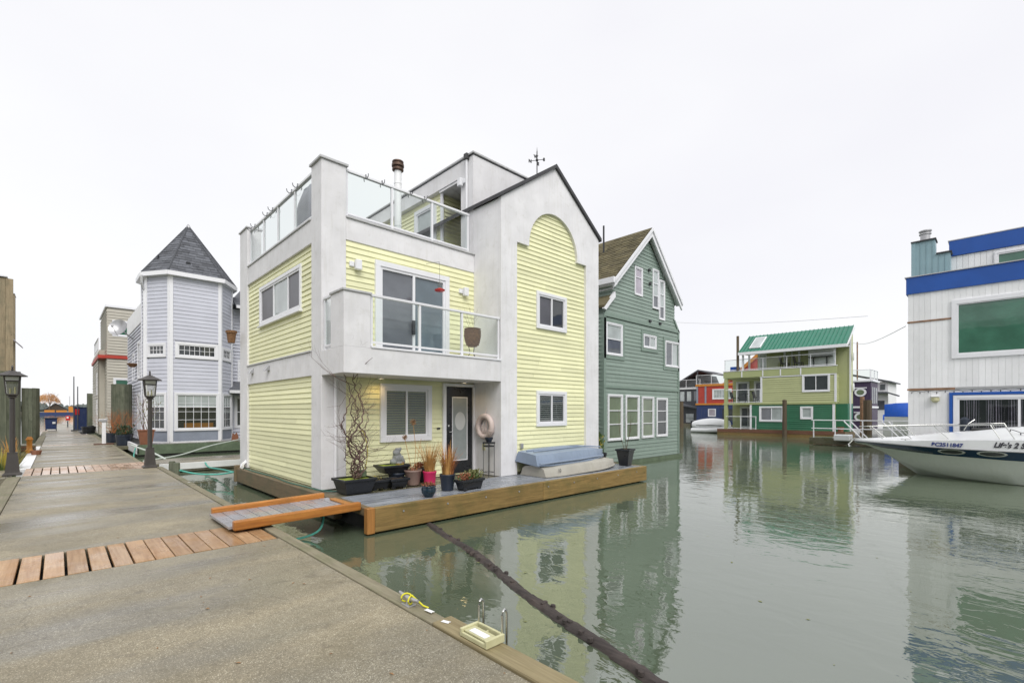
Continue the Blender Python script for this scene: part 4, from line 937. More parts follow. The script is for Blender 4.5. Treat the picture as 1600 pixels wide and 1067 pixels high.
# ================================================================ LIME AND FOREST GREEN HOUSE (across)
Lh = thing('two_tone_house', 'lime and dark green float house with a green metal roof across the water', 'house', (40, 11, .4))
lx, ya, yb_ = 38.0, 7.8, 15.25
w = MB(); w.box(38.1, 39.95, 7.9, 13.3, .45, 2.35); w.box(38.085, 39.95, ya+.05, 12.5, 2.35, 4.4); w.box(39.02, 39.95, 7.22, 8.2, 2.35, 6.3); w.box(39.6, 39.95, 12.4, 15.2, .45, 4.9); w.box(39.6, 39.95, 12.4, 13.3, 4.9, 6.3)
w.prism(FY(7.25), [(39.3, 4.4), (39.93, 4.4), (39.93, 7.6), (39.3, 7.15)], -5.3, -.05); w.box(38.1, 39.4, 12.55, 15.2, 2.36, 2.44); w.box(38.1, 39.4, 12.55, 15.2, 4.34, 4.42)
w.build('wall', 'lime_siding', Lh)
fL = FX(lx+.07); clapboards(FX(38.09), .5, 2.3, .15, rect(7.9, 13.3), [(11.0, 12.66, 1.06, 2.14), (9.15, 9.94, 1.27, 2.17)], 'forest_siding', Lh, joined=True)
clapboards(fL, 2.48, 4.3, .15, rect(ya+.05, 12.45), [(8.17, 9.78, 3.21, 4.39)], 'lime_siding', Lh, joined=True)
clapboards(FX(39.3), 4.9, 6.5, .15, rect(ya, 12.4), [(9.2, 10.2, 4, 9)], 'lime_siding', Lh, joined=True)
part(MB().fbox(fL, ya-.06, yb_+.05, 4.42, 4.92, -.02, .07), 'balcony_fascia', 'lime_trim', Lh)
part(MB().fbox(fL, ya-.08, yb_+.07, 4.925, 4.975, -.03, .10), 'balcony_cap', 'white_trim', Lh)
part(MB().fbox(fL, ya-.04, 12.6, 4.34, 4.415, 0, .06), 'trim_board', 'white_trim', Lh)
part(MB().fbox(fL, ya-.05, yb_+.05, 2.34, 2.47, -.02, .06), 'trim_board', 'lime_trim', Lh)
for a in (9.9, 11.2, 12.4, 13.9): part(MB().fbox(fL, a-.04, a+.04, 4.44, 4.9, .06, .09), 'batten', 'white_trim', Lh)
for a in (ya-.04, 12.44): part(MB().fbox(fL, a, a+.13, 2.48, 4.33, 0, .06), 'corner_board', 'white_trim', Lh)
part(MB().fbox(FX(38.09), 7.86, 8.0, .45, 2.33, 0, .05), 'corner_board', 'white_trim', Lh); part(MB().fbox(FX(38.09), 13.2, 13.34, .45, 2.33, 0, .05), 'corner_board', 'white_trim', Lh)
part(MB().box(38.02, 38.22, 15.0, 15.25, .45, 4.4), 'corner_pillar', 'lime_trim', Lh)
window(Lh, fL, 8.14, 9.82, 3.18, 4.42, (1, 1), (1,), .1, depth=.08)
window(Lh, FX(38.09), 11.0, 12.66, 1.06, 2.2, (1, 1), (1,), .1, panes=('pane_pale', 'pane_grey'), depth=.08); window(Lh, FX(38.09), 9.15, 9.94, 1.27, 2.17, (1,), (1,), .1, panes='pane_pale', depth=.08)
window(Lh, FX(39.3), 10.25, 11.35, 4.95, 6.45, (1, 1), (1,), .1, panes='pane_pale', depth=.08); window(Lh, FX(39.58), 11.7, 13.2, 4.95, 6.3, (1, 1, 1), (1,), .1, panes='pane_pale', depth=.08, name='patio_door')
part(MB().fbox(FX(38.75), 7.95, 9.6, 4.98, 6.23, 0, .05), 'white_screen', 'white_paint', Lh)
window(Lh, FX(39.58), 12.75, 13.55, 2.5, 4.2, (1,), (1,), .12, panes='pane_grey', name='door'); window(Lh, FX(39.58), 13.9, 14.9, 2.5, 4.2, (1,), (1,), .12, panes='pane_grey', name='door')
window(Lh, FX(39.58), 13.4, 14.6, .5, 2.2, (1, 1), (1,), .1, panes='pane_grey', name='patio_door')
railing(Lh, FX(38.05), [7.85, 9.3, 10.8, 12.4, 13.9, 15.2], 4.975, 5.85); railing(Lh, FX(38.05), [12.6, 13.4, 14.3, 15.1], 2.45, 3.5); railing(Lh, FX(38.05), [12.9, 14.0, 15.1], .45, 1.45)
s = MB(); s.prism(lambda s_, z, n=0: (s_, 7.2-n, z), [(38.0, 4.98), (39.2, 4.98), (42.7, 4.98), (42.7, 8.06), (37.95, 6.25), (39.2, 6.3)][0:0] or [(39.0, 2.36), (39.97, 2.36), (39.97, 7.62), (39.0, 6.98)], -.1, 0); part(s, 'end_wall', 'lime_siding', Lh)
part(MB().box(38.4, 39.97, 7.2, 7.95, .45, 2.34), 'lower_end_wall', 'forest_siding', Lh)
part(MB().box(38.96, 39.06, 7.13, 7.22, .45, 6.9), 'corner_board', 'white_trim', Lh)
clapboards(FY(7.84), 2.48, 4.3, .15, rect(38.09, 39.0), [], 'lime_siding', Lh, joined=True)
s = MB(); s.hexa([(x, y, z+dz) for x, z in ((37.75, 6.28), (40.02, 7.77)) for y in (7.15, 14.05) for dz in (0, .05)]); part(s, 'roof', 'green_metal', Lh)
sea = MB(); 
for i in range(27):
    y = 7.16+i*.2635; sea.hexa([(x, yy, z+dz) for x, z in ((37.74, 6.32), (40.01, 7.81)) for yy in (y, y+.035) for dz in (0, .06)])
part(sea, 'roof_seams', 'green_metal', Lh, kind='stuff')
part(MB().box(37.66, 37.75, 7.13, 14.07, 6.12, 6.33), 'fascia_board', 'white_trim', Lh); part(MB().box(37.76, 39.3, 7.2, 14.0, 6.24, 6.275), 'soffit', 'white_trim', Lh)
bb_ = MB(); bb_.hexa([(x, y, z+dz) for x, z in ((37.76, 6.12), (40.02, 7.60)) for y in (7.09, 7.14) for dz in (0, .17)]); part(bb_, 'barge_board', 'white_trim', Lh)
Gr = plane_frame((37.75, 7.1, 6.33), (0, 1, 0), (2.27, 0, 1.49))
sk2 = part(MB().prism(Gr, [(5.5, .45), (6.3, .45), (6.3, 2.2), (5.5, 2.2)], .01, .10), 'skylight', 'white_trim', Lh); MB().prism(Gr, [(5.57, .52), (6.23, .52), (6.23, 2.13), (5.57, 2.13)], .101, .11).build('pane', 'pane_pale', sk2)
for x, y in ((38.1, 13.85), (39.4, 13.85), (38.15, 7.9)): part(MB().box(x-.06, x+.06, y-.06, y+.06, 4.98, 6.25), 'roof_post', 'white_trim', Lh)
part(MB().tube([(38.0, 14.2, 4.98), (38.0, 14.2, 7.65)], .10, 10), 'chimney_pipe', 'post_brown', Lh)
for z, x in ((5.6, 39.5), (3.5, 39.5)): part(MB().prism(FY(7.1), [(x+.14*math.cos(a), z+.28*math.sin(a)) for a in [2*math.pi*i/16 for i in range(16)]], 0, .05), 'porthole', 'white_trim', Lh)
LF = thing('house_float', 'reddish timber float under the lime and dark green house', 'float', (40, 11, 0))
part(MB().box(37.62, 40.7, 7.3, 15.5, -.2, .42), 'float_hull', 'rubber', LF)
for a, b, mt in ((37.54, .22, 'red_float'), ): part(MB().box(a, a+.079, 7.2, 15.6, b, .46), 'fascia_beam', mt, LF); part(MB().box(a+.02, a+.079, 7.2, 15.6, -.05, b-.004), 'fascia_beam', 'fascia', LF)
part(MB().box(37.62, 40.75, 7.21, 7.299, .0, .44), 'fascia_beam', 'fascia_old', LF); part(MB().box(37.62, 38.06, 7.3, 15.5, .422, .45), 'deck_board', 'deck_old', LF)
def chair(x, y, z, label, grp):
    t = thing('patio_chair', label, 'chair', (x, y, z))
    if grp: t['group'] = grp
    MB().box(x-.25, x+.25, y-.25, y+.25, z+.38, z+.44).build('seat', 'black_plastic', t); b = MB(); b.hexa([(x+a, y+c, z+d) for a in (-.25, .25) for c, d in ((.2, .42), (.25, .42), (.32, .9), (.36, .9))]); b.build('backrest', 'black_plastic', t)
    for a in (-.22, .22):
        for c in (-.22, .22): MB().box(x+a-.02, x+a+.02, y+c-.02, y+c+.02, z, z+.38).build('leg', 'black_plastic', t)
chair(38.7, 10.2, 4.93, 'right one of two dark chairs on the top balcony of the lime green house', None); chair(38.7, 11.1, 4.93, 'left one of two dark chairs on the top balcony of the lime green house', None)
chair(38.7, 13.0, 2.47, 'right dark chair on the middle balcony of the lime green house', None); chair(38.8, 14.7, 2.47, 'left dark chair on the middle balcony of the lime green house', None)
t = thing('patio_table', 'small round table between two chairs on the middle balcony of the lime house', 'table', (38.7, 13.9, 2.47)); MB().lathe((38.7, 13.9, 3.15), [(.35, 0), (.35, .04)], 16).build('table_top', 'black_plastic', t); MB().lathe((38.7, 13.9, 2.47), [(.2, 0), (.03, .05), (.03, .68)], 8).build('leg', 'black_plastic', t)
t = thing('picnic_table', 'dark picnic table before the white screen on the top balcony', 'table', (38.5, 8.8, 4.95)); MB().box(38.2, 38.9, 8.1, 9.5, 5.62, 5.68).build('table_top', 'charcoal_paint', t); 
for y in (8.4, 9.2): MB().box(38.5, 38.58, y, y+.08, 4.95, 5.62).build('leg', 'charcoal_paint', t)
tag(MB().box(38.3, 38.8, 14.3, 14.9, 4.95, 5.32).build('storage_tub', 'blue_tarp', loc=(38.5, 14.6, 4.95), bevel=.03), 'bright blue tub at the left end of the top balcony', 'tub')
tag(MB().lathe((37.85, 7.5, .45), [(.14, 0), (.2, .32), (.17, .32)], 12).build('flower_pot', 'terracotta', loc=(37.85, 7.5, .45)), 'red clay pot on the near corner of the lime house float', 'pot')
def pile(x, y, r, z, label, mat='pile_wood', n=12, name='piling', cat='piling', cap=False):
    t = thing(name, label, cat, (x, y, -1))
    for k in range(n):
        a0, a1 = 2*math.pi*k/n, 2*math.pi*(k+1)/n-.02
        hz = z+random.uniform(-.01, .01); rr_ = r*random.uniform(.985, 1.0)
        b = MB(); b.hexa([(x+q*math.cos(a), y+q*math.sin(a), zz) for a in (a0, a1) for q in (r*.8, rr_) for zz in (-1, hz)]); b.build('stave', mat, t)
    MB().lathe((x, y, -1), [(r*.81, 0), (r*.81, z+.99)], n).build('core', 'rubber' if not cap else mat, t)
    return t
tag(MB().lathe((37.2, 10.7, -1), [(.15, 0), (.14, 3.62), (.05, 3.66)], 12).build('piling', 'post_brown', loc=(37.2, 10.7, -1), smooth=True), 'dark timber mooring pile standing before the dark green wall', 'piling')

# ================================================================ PURPLE HOUSE AND WHAT LIES BEHIND
P = thing('purple_house', 'dark purple boxy float house with round windows and a roof terrace', 'house', (51, 10, .4))
w = MB(); w.box(49.7, 52.9, 7.7, 13, .3, 4.35); w.build('wall', 'purple_paint', P)
fP = FX(49.7); fPs = FY(7.7)
for F, a, b in ((fP, 7.65, 13), (fPs, 49.65, 52.95)):
    part(MB().fbox(F, a, b, 4.36, 4.5, -.1, .14), 'cornice', 'white_trim', P); part(MB().fbox(F, a, b, 2.1, 2.26, 0, .06), 'band_board', 'white_trim', P)
    railing(P, F, [a+.1, (a+b)/2, b-.1], 4.5, 5.4, name='terrace_railing')
for y, z in ((8.42, 3.45), (8.42, 1.35)):
    o = part(MB().prism(fP, [(y+.42*math.cos(a), z+.36*math.sin(a)) for a in [2*math.pi*i/24 for i in range(24)]], 0, .06), 'round_window', 'white_trim', P); MB().prism(fP, [(y+.27*math.cos(a), z+.22*math.sin(a)) for a in [2*math.pi*i/24 for i in range(24)]], .061, .07).build('pane', 'pane_olive', o)
    MB().fbox(fP, y-.45, y+.45, z+.34, z+.42, .02, .08).build('hood', 'white_trim', o)
for x in (50.3, 51.2, 52.1): part(MB().fbox(fPs, x-.12, x+.12, 2.5, 3.9, 0, .05), 'narrow_window', 'pane_pale', P)
part(MB().fbox(fP, 7.8, 7.95, .4, 2.0, 0, .05), 'door', 'post_brown', P)
tag(MB().tube([(50.6, 8.8, 4.4), (50.6, 8.8, 7.9)], .055, 8).build('mast', 'rust', loc=(50.6, 8.8, 4.4)), 'rusty brown pole rising above the purple house', 'pole')
pile(46.6, 7.78, .15, 3.0, 'rust red steel pile in front of the purple house', 'rust', 10)
pile(45.5, 7.25, .28, 2.7, 'dark wooden pile beside the rust red one', 'post_brown', 10)
Wb = thing('white_cottage', 'distant white two level house with grey roofs behind the purple house', 'house', (68, 9, .3))
w = MB(); w.box(66, 72, 8.7, 13, .3, 5.1); w.build('wall', 'white_paint', Wb)
s = MB(); s.prism(FX(65.4), [(8.3, 4.95), (13, 6.2), (13, 6.35), (8.3, 5.1)], -6.5, 0); s.prism(FX(65.0), [(7.7, 3.55), (8.69, 3.95), (13, 4.1), (13, 3.95), (8.69, 3.8), (7.7, 3.4)], -.99, 0); part(s, 'roof', 'slate_b', Wb)
part(MB().fbox(FX(65.98), 8.95, 9.4, 4.2, 4.8, 0, .04), 'window', 'pane_grey', Wb); part(MB().fbox(FX(65.98), 9.0, 9.6, 2.0, 3.0, 0, .04), 'window', 'pane_grey', Wb)
def tarp_boat(x, y, L, z, mat, label, rot=0):
    t = thing('covered_boat', label, 'boat', (x, y, 0))
    rings = []; rings2 = []
    for i in range(9):
        k = i/8; yy = y-L/2+L*k; hw = 1.1*math.sin(math.pi*min(1, .25+k*.75)) if k > .3 else 1.05; hw = max(.08, hw)
        rings.append([(x-hw*.5, yy, -.05), (x-hw, yy, .6), (x-hw, yy, z*.62), (x+hw, yy, z*.62), (x+hw, yy, .6), (x+hw*.5, yy, -.05)])
        rings2.append([(x-hw*1.04, yy, z*.60), (x-hw*.75, yy, z*.82), (x, yy, z*(1+.03*math.sin(i*2.2))), (x+hw*.75, yy, z*.82), (x+hw*1.04, yy, z*.60)])
    MB().loft(rings, caps=True).build('hull', 'gel_white', t, smooth=True); MB().loft(rings2, caps=True).build('cover', mat, t, smooth=True)
tarp_boat(44, 3.4, 5.2, 2.4, 'blue_tarp', 'boat under a bright blue cover beside the white house')
tarp_boat(52, 3.6, 6, 1.9, 'teal_tarp', 'boat under a teal cover behind the blue covered one')
tarp_boat(48, 3.9, 5.5, 1.6, 'blue_tarp', 'low boat under a blue cover between the teal one and the dock ramp')
# white railed jetty behind the cruiser
J = thing('jetty', 'low jetty with white pipe railings behind the motor boat', 'jetty', (30, 4, 0))
part(MB().box(30, 31.4, 2.3, 7.4, .05, .4), 'deck', 'deck_old', J)
jr = MB(); 
for z in (.9, 1.35): jr.tube([(30.05, 2.3, z), (30.05, 7.3, z)], .03, 6)
part(jr, 'handrail', 'white_trim', J)
for y in (2.6, 3.8, 5.0, 6.2, 7.2): part(MB().tube([(30.05, y, .38), (30.05, y, 1.35)], .03, 6), 'rail_post', 'white_trim', J)
for y in (3.3, 4.9): part(MB().tube([(30.0, y+.9, 1.32), (29.6, y, .35)], .03, 6), 'stair_rail', 'white_trim', J); part(MB().tube([(30.4, y+.7, 1.32), (30.0, y-.2, .35)], .03, 6), 'stair_rail', 'white_trim', J)
tag(MB().box(29.2, 30.0, 5.4, 6.1, .3, .62).build('dock_box', 'gel_white', loc=(29.6, 5.7, .3), bevel=.05), 'white plastic dock box at the end of the railed jetty', 'box')
# red and orange house, charcoal house, white covered dinghy
Rh = thing('red_house', 'red float house with orange trim and a blue ground floor', 'house', (56, 24, .3))
rx = 55.0
w = MB(); w.box(rx, 62, 21, 27.3, .3, 2.55); w.build('wall', 'navy_paint', Rh); w = MB(); w.box(rx, 62, 20, 27.3, 2.75, 4.75); w.prism(FX(rx+1.2), [(20, 4.7), (24.6, 4.7), (20.2, 8.4), (18, 6.8)], -4, 0); part(w, 'upper_wall', 'red_paint', Rh)
fR = FX(rx)
for z0, z1 in ((2.56, 2.75), (4.76, 5.0)): part(MB().fbox(fR, 19.9, 27.4, z0, z1, -.02, .08), 'trim_board', 'orange_paint', Rh)
for y in (20.9, 22.4, 26.1, 27.1): part(MB().fbox(fR, y, y+.2, 2.76, 4.75, 0, .05), 'corner_board', 'scallop_grey', Rh)
s = MB(); s.prism(FX(rx+1.1), [(25.0, 4.75), (24.5, 4.75), (20.0, 8.5), (20.2, 8.8)], 0, .15); part(s, 'barge_board', 'orange_paint', Rh)
window(Rh, fR, 23.2, 25.4, 3.2, 4.4, (1, 1), (1,), .12, panes='pane_pale', grid=(6, 2)); window(Rh, fR, 22.0, 24.4, .6, 2.2, (1,), (1,), .1, panes='pane_dark', name='door', fm='navy_paint')
window(Rh, fR, 25.0, 25.9, 1.2, 2.1, (1,), (1,), .06, panes='pane_mauve'); railing(Rh, FX(rx-.05), [19.9, 21.8, 23.7, 25.5, 27.3], 5.0, 6.1, label=None)
part(MB().box(rx-1.2, 62, 19.5, 27.8, -.1, .3), 'float_hull', 'deck_old', Rh)
Kh = thing('charcoal_house', 'charcoal grey gabled house left of the red house', 'house', (60, 31, .3)); kx = 57.5
w = MB(); w.box(kx, 64, 27.6, 35, .3, 4.6); w.prism(FX(kx+1.5), [(27.6, 4.5), (31, 4.5), (28.4, 6.5)], -5, 0); w.build('wall', 'charcoal_paint', Kh)
fK = FX(kx); s = MB(); s.prism(FX(kx), [(25.4, 6.3), (28.0, 7.0), (31.6, 5.0), (31.6, 4.85), (28.0, 6.85), (25.4, 6.15)], -5, 0); part(s, 'roof', 'slate_b', Kh)
s = MB(); s.prism(fK, [(27.6, 2.1), (31, 2.8), (33.5, 2.0), (33.5, 2.2), (31, 3.0), (27.6, 2.3)], 0, .9); part(s, 'porch_roof', 'slate_c', Kh)
part(MB().fbox(fK, 27.6, 35, 4.6, 4.75, 0, .15), 'trim_board', 'white_paint', Kh); railing(Kh, FX(kx), [27.7, 29.5, 31.3, 33.1, 34.9], 4.75, 5.8)
for y in (30.0, 29.1, 28.2): part(MB().fbox(fK, y-.27, y+.27, 3.1, 4.3, 0, .05), 'window', 'pane_pale' if y > 29 else 'pane_grey', Kh)
part(MB().fbox(fK, 30.4, 30.9, .4, 2.2, 0, .06), 'door', 'orange_paint', Kh); part(MB().fbox(fK, 28.5, 29.5, .4, 1.5, 0, .06), 'window', 'pane_pale', Kh); part(MB().fbox(fK, 31.8, 33.0, .4, 1.5, 0, .06), 'window', 'pane_pale', Kh)
for y, z in ((28.0, 6.8), (31, 5.1)): part(MB().box(kx-.1, kx, y-.06, y+.06, 4.7, z), 'roof_post', 'charcoal_paint', Kh)
part(MB().box(kx-1.2, 64, 27.9, 35, -.1, .3), 'float_hull', 'deck_old', Kh)
tag(MB().lathe((51, 25.2, -1), [(.22, 0), (.2, 3.9)], 10).build('piling', 'post_brown', loc=(51, 25.2, -1)), 'dark timber mooring pile at the left edge of the red house', 'piling')
Rh.location.y -= 2.0; Kh.location.y -= 1.7
t = thing('inflatable_tender', 'white hard topped tender moored left of the lime green house', 'boat', (41, 17.3, 0))
rings = []
for i in range(13):
    k = i/12; a = math.pi*k; yy = 16.0+3.0*k; r_ = .95*math.sin(.35+k*2.5)**.6 if k > .0 else .55; z_ = .15+.30*(k)**1.5
    rings.append([(40.8+r_*math.cos(b), yy, z_*0+.62+(.62*(.55+.45*math.sin(a*.9+.3)))*math.sin(b)) for b in [2*math.pi*j/14 for j in range(14)]])
MB().loft(rings, caps=True).build('hull', 'gel_white', t, smooth=True)
tb2 = MB()
for s_ in (-1, 1): tb2.tube([(40.8+s_*.85, 18.8, .18), (40.8+s_*.95, 17.5, .2), (40.8+s_*.85, 16.5, .25), (40.8+s_*.3, 15.9, .35)], .2, 10)
tb2.build('side_tubes', 'gel_white', t, smooth=True); MB().tube([(40.0-.12, 18.4, .62), (39.9-.1, 17.2, .66), (40.1, 16.3, .62)], .025, 6).build('rub_strip', 'rubber', t)
MB().box(40.6, 41.0, 18.9, 19.25, .1, 1.0).build('outboard_motor', 'black_plastic', t, bevel=.05)

# distant breakwater, shed, barge, tree, far woods
bwk = structure(MB().prism(FY(322), [(-90, -1), (-88, .9), (60, .9), (62, -1)], -8, 0).build('breakwater', 'shore'))
t = thing('boat_shed', 'brown gabled shed on the far breakwater', 'shed', (-.6, 333, .5)); s = MB(); s.box(-4.6, 3.4, 330.2, 338, .5, 2.6); s.prism(FY(330.2), [(-4.6, 2.6), (-.6, 5.2), (3.4, 2.6)], -7, 0); s.build('wall', 'shed_brown', t); s = MB(); s.prism(FY(330), [(-5.2, 2.5), (-.6, 5.75), (4, 2.5), (4, 2.1), (-.6, 5.3), (-5.2, 2.1)], -9, 0); s.build('roof', 'slate_a', t)
t = thing('work_barge', 'long navy barge with orange deck machinery moored far off', 'barge', (2, 312, 0)); MB().box(-6, 12, 310, 314, -.2, 1.2).build('hull', 'navy_paint', t)
for a, b, h in ((-4.5, -1, 2.3), (-.5, 3.2, 2.2), (3.8, 5.4, 4.1)): MB().box(a, b, 311, 313, 1.2, h).build('container', 'orange_paint', t)
MB().tube([(4.2, 312, 4), (4.2, 312, 9)], .12, 6).build('mast', 'galvanised', t)
random.seed(5)
TX, TY = -3.4, 328
t = thing('willow_tree', 'bare orange twigged willow on the far bank at the left', 'tree', (TX, TY, .5)); tk = MB(); bare_tree(tk, (TX, TY, .3), (0.1, 0, 1), 4.6, .4, 3, .8, .4, 4); tk.build('trunk', 'bark', t)
tc_ = MB()
for k in range(520):
    a = random.uniform(0, 6.28); r_ = 4.4*math.sqrt(random.random()); z0 = 5.2+5.6*math.sqrt(max(0, 1-(r_/4.6)**2))*random.uniform(.45, 1)
    x, y = TX+r_*math.cos(a), TY+r_*math.sin(a); d = random.uniform(.7, 1.8); tc_.tube([(x-.5*math.cos(a), y, z0-.3), (x, y, z0), (x+.3*math.cos(a), y, z0-.3), (x+.5*math.cos(a), y, z0-d)], [.05, .06, .045, .02], 3, caps=False)
tc_.build('crown', 'orange_twig', t)
wd = MB(); random.seed(8)
for k in range(150):
    x = -120+k*2.6; h = random.uniform(3, 7); y = 372+random.uniform(0, 40)
    for j in range(8): 
        c = (x+random.uniform(-2, 2), y+random.uniform(-2, 2), random.uniform(.3, 1)*h); wd.lathe(c, [(.1, -1.6), (1.6, -.5), (1.3, .6), (.1, 1.5)], 5)
wdo = wd.build('far_woods', 'far_trees', loc=(0, 372, 0)); tag(wdo, 'hazy line of trees on the far shore', 'trees'); wdo['kind'] = 'stuff'
# overhead cables
for (p, q, lb) in (((60, 34, 14.5), (44, 7, 9.0), 'thin cable crossing the sky left of the lime green house'), ((50, 9.5, 8.1), (22, 2.4, 4.9), 'thin cable sagging from the brown pole to the white house')):
    p, q = Vector(p), Vector(q); c = MB(); c.tube([p.lerp(q, i/10)-Vector((0, 0, 1.0*math.sin(math.pi*i/10)))*.5 for i in range(11)], .014, 4)
    tag(c.build('overhead_cable', 'galvanised', loc=p), lb, 'cable')

# ropes
def rope(pts, r, mat, label):
    P = [Vector(p) for p in pts]; q = []
    for i in range(len(P)-1):
        a, b, c, d = P[max(i-1, 0)], P[i], P[i+1], P[min(i+2, len(P)-1)]
        for k in range(6): u = k/6; q.append(.5*((2*b)+(c-a)*u+(2*a-5*b+4*c-d)*u*u+(3*b-a-3*c+d)*u**3))
    q.append(P[-1]); tag(MB().tube(q, r, 7).build('mooring_rope', mat, loc=P[0], smooth=True), label, 'rope')
# ================================================================ MOTOR BOAT
BT = thing('motor_boat', 'white cabin cruiser with a navy stripe moored before the white and blue house', 'boat', (18.2, -.5, 0))
cxb = 18.25
# stations: y, keel z, chine half, chine z, waterline-ish half, stripe bottom z, sheer half, sheer z, deck edge half, deck edge z, crown z
ST = [(3.24, .86, .01, .87, .012, .88, .03, .91, .03, .955, .975),
      (2.95, .80, .03, .82, .10, .86, .22, .905, .20, .96, 1.00),
      (2.55, .62, .08, .66, .22, .76, .45, .895, .42, .97, 1.04),
      (2.15, .32, .18, .42, .40, .72, .68, .885, .64, .985, 1.08),
      (1.75, .02, .34, .24, .60, .69, .90, .875, .87, 1.01, 1.14),
      (1.25, -.18, .56, .13, .84, .66, 1.12, .865, 1.09, 1.05, 1.22),
      (.65, -.30, .80, .06, 1.06, .65, 1.30, .855, 1.27, 1.09, 1.30),
      (-.1, -.36, 1.02, .02, 1.24, .63, 1.42, .85, 1.39, 1.13, 1.42),
      (-1.2, -.40, 1.18, .0, 1.34, .62, 1.48, .85, 1.45, 1.16, 1.52),
      (-3.0, -.42, 1.22, .0, 1.36, .61, 1.48, .85, 1.45, 1.16, 1.47),
      (-4.8, -.42, 1.22, .0, 1.34, .61, 1.46, .85, 1.43, 1.16, 1.32)]
def interp(k, a, b): return tuple(a[i]*(1-k)+b[i]*k for i in range(len(a)))
SS = []
for i in range(len(ST)-1):
    for j in range(4): SS.append(interp(j/4, ST[i], ST[i+1]))
SS.append(ST[-1])
low_, str_, top_, dek = [], [], [], []
for (y, kz, ch, cz, wh, sz, sh_, shz, dh, dz, crz) in SS:
    low_.append([(cxb+s_*x, y, z) for s_, x, z in ((-1, wh, sz), (-1, (ch+wh)/2+.03, (cz+sz)/2), (-1, ch, cz), (-1, ch*.96, cz-.02), (1, 0, kz), (1, ch*.96, cz-.02), (1, ch, cz), (1, (ch+wh)/2+.03, (cz+sz)/2), (1, wh, sz))])
    str_.append([(cxb-wh-.004, y, sz-.01), (cxb-(wh+sh_)/2-.012, y, (sz+shz)/2), (cxb-sh_, y, shz), (cxb+sh_, y, shz), (cxb+(wh+sh_)/2+.012, y, (sz+shz)/2), (cxb+wh+.004, y, sz-.01)])
    dek.append([(cxb+s_*x, y, z) for s_, x, z in ((-1, sh_+.004, shz-.004), (-1, sh_, shz+.03), (-1, dh, dz), (-1, dh*.8, dz+.03), (-1, dh*.45, crz-.02), (1, 0, crz), (1, dh*.45, crz-.02), (1, dh*.8, dz+.03), (1, dh, dz), (1, sh_, shz+.03), (1, sh_+.004, shz-.004))])
MB().loft(low_, closed=False).build('hull', 'hull_low', BT, smooth=True)
MB().loft(str_, closed=True, caps=True).build('navy_stripe', 'boat_navy', BT, smooth=True)
MB().loft(dek, closed=True, caps=True).build('deck', 'gel_white', BT, smooth=True)
rs_ = MB()
rs_.tube([(cxb-sh_-.012, y, shz+.004) for (y, kz, ch_, cz, wh, sz, sh_, shz, dh, dz, crz) in SS], .018, 6, caps=False); rs_.build('rub_rail', 'galvanised', BT, smooth=True)
tr_ = MB(); tr_.box(cxb-1.2, cxb+1.2, -4.82, -4.79, -.4, 1.0); tr_.build('transom', 'gel_white', BT)
def hullpt(y, z, side=-1, off=.0):
    for a, b in zip(SS, SS[1:]):
        if a[0] >= y >= b[0]:
            st = interp((a[0]-y)/(a[0]-b[0]), a, b); break
    (y_, kz, ch, cz, wh, sz, sh_, shz, dh, dz, crz) = st
    prof = [(cz, ch), ((cz+sz)/2, (ch+wh)/2+.03), (sz, wh+.004), ((sz+shz)/2, (wh+sh_)/2+.012), (shz, sh_), (shz+.03, sh_), (dz, dh), (dz+.03, dh*.8), (crz-.02, dh*.45), (crz, 0)]
    for (z0, x0), (z1, x1) in zip(prof, prof[1:]):
        if z0 <= z <= z1: k = (z-z0)/(z1-z0); return (cxb+side*(x0+(x1-x0)*k+off), y, z)
    return (cxb+side*wh, y, z)
for y in (.93, .17):
    P_ = lambda k, a, b: [hullpt(y+a*math.cos(t_), .765+b*math.sin(t_), off=k) for t_ in [2*math.pi*i/20 for i in range(20)]]
    m_ = MB(); m_.loft([P_(.004, .28, .078), P_(.035, .27, .072), P_(.035, .225, .052), P_(.012, .22, .05)]); po = m_.build('porthole', 'gel_white', BT, smooth=True)
    m_ = MB(); m_.add(P_(.018, .222, .051), [tuple(range(20))]); m_.build('pane', 'pane_dark', po)
def hull_text(txt, size, y0, y1, zc, shear, mat, bold):
    """letters laid on the hull side from y0 (left) to y1 (right)"""
    me = text_mesh(txt, size, 'lettering', .001, shear, bold)
    bm = bmesh.new(); bm.from_mesh(me); bmesh.ops.triangulate(bm, faces=bm.faces); bmesh.ops.subdivide_edges(bm, edges=bm.edges, cuts=2, use_grid_fill=True); bm.to_mesh(me); bm.free()
    xs = [v_.co.x for v_ in me.vertices]; a, b = min(xs), max(xs)
    for v_ in me.vertices:
        y = y0+(y1-y0)*(v_.co.x-a)/(b-a)
        p = hullpt(y, zc+v_.co.y, off=.018+v_.co.z); v_.co = Vector(p)-BT.location
    me.materials.append(M[mat]); o = bpy.data.objects.new('lettering', me); COL.objects.link(o); o.parent = BT
hull_text('BC2511847', .135, 1.33, .69, .905, .1, 'lettering', .006)
hull_text("Life's 2 Short", .18, .14, -.68, .945, .35, 'lettering_dark', .007)
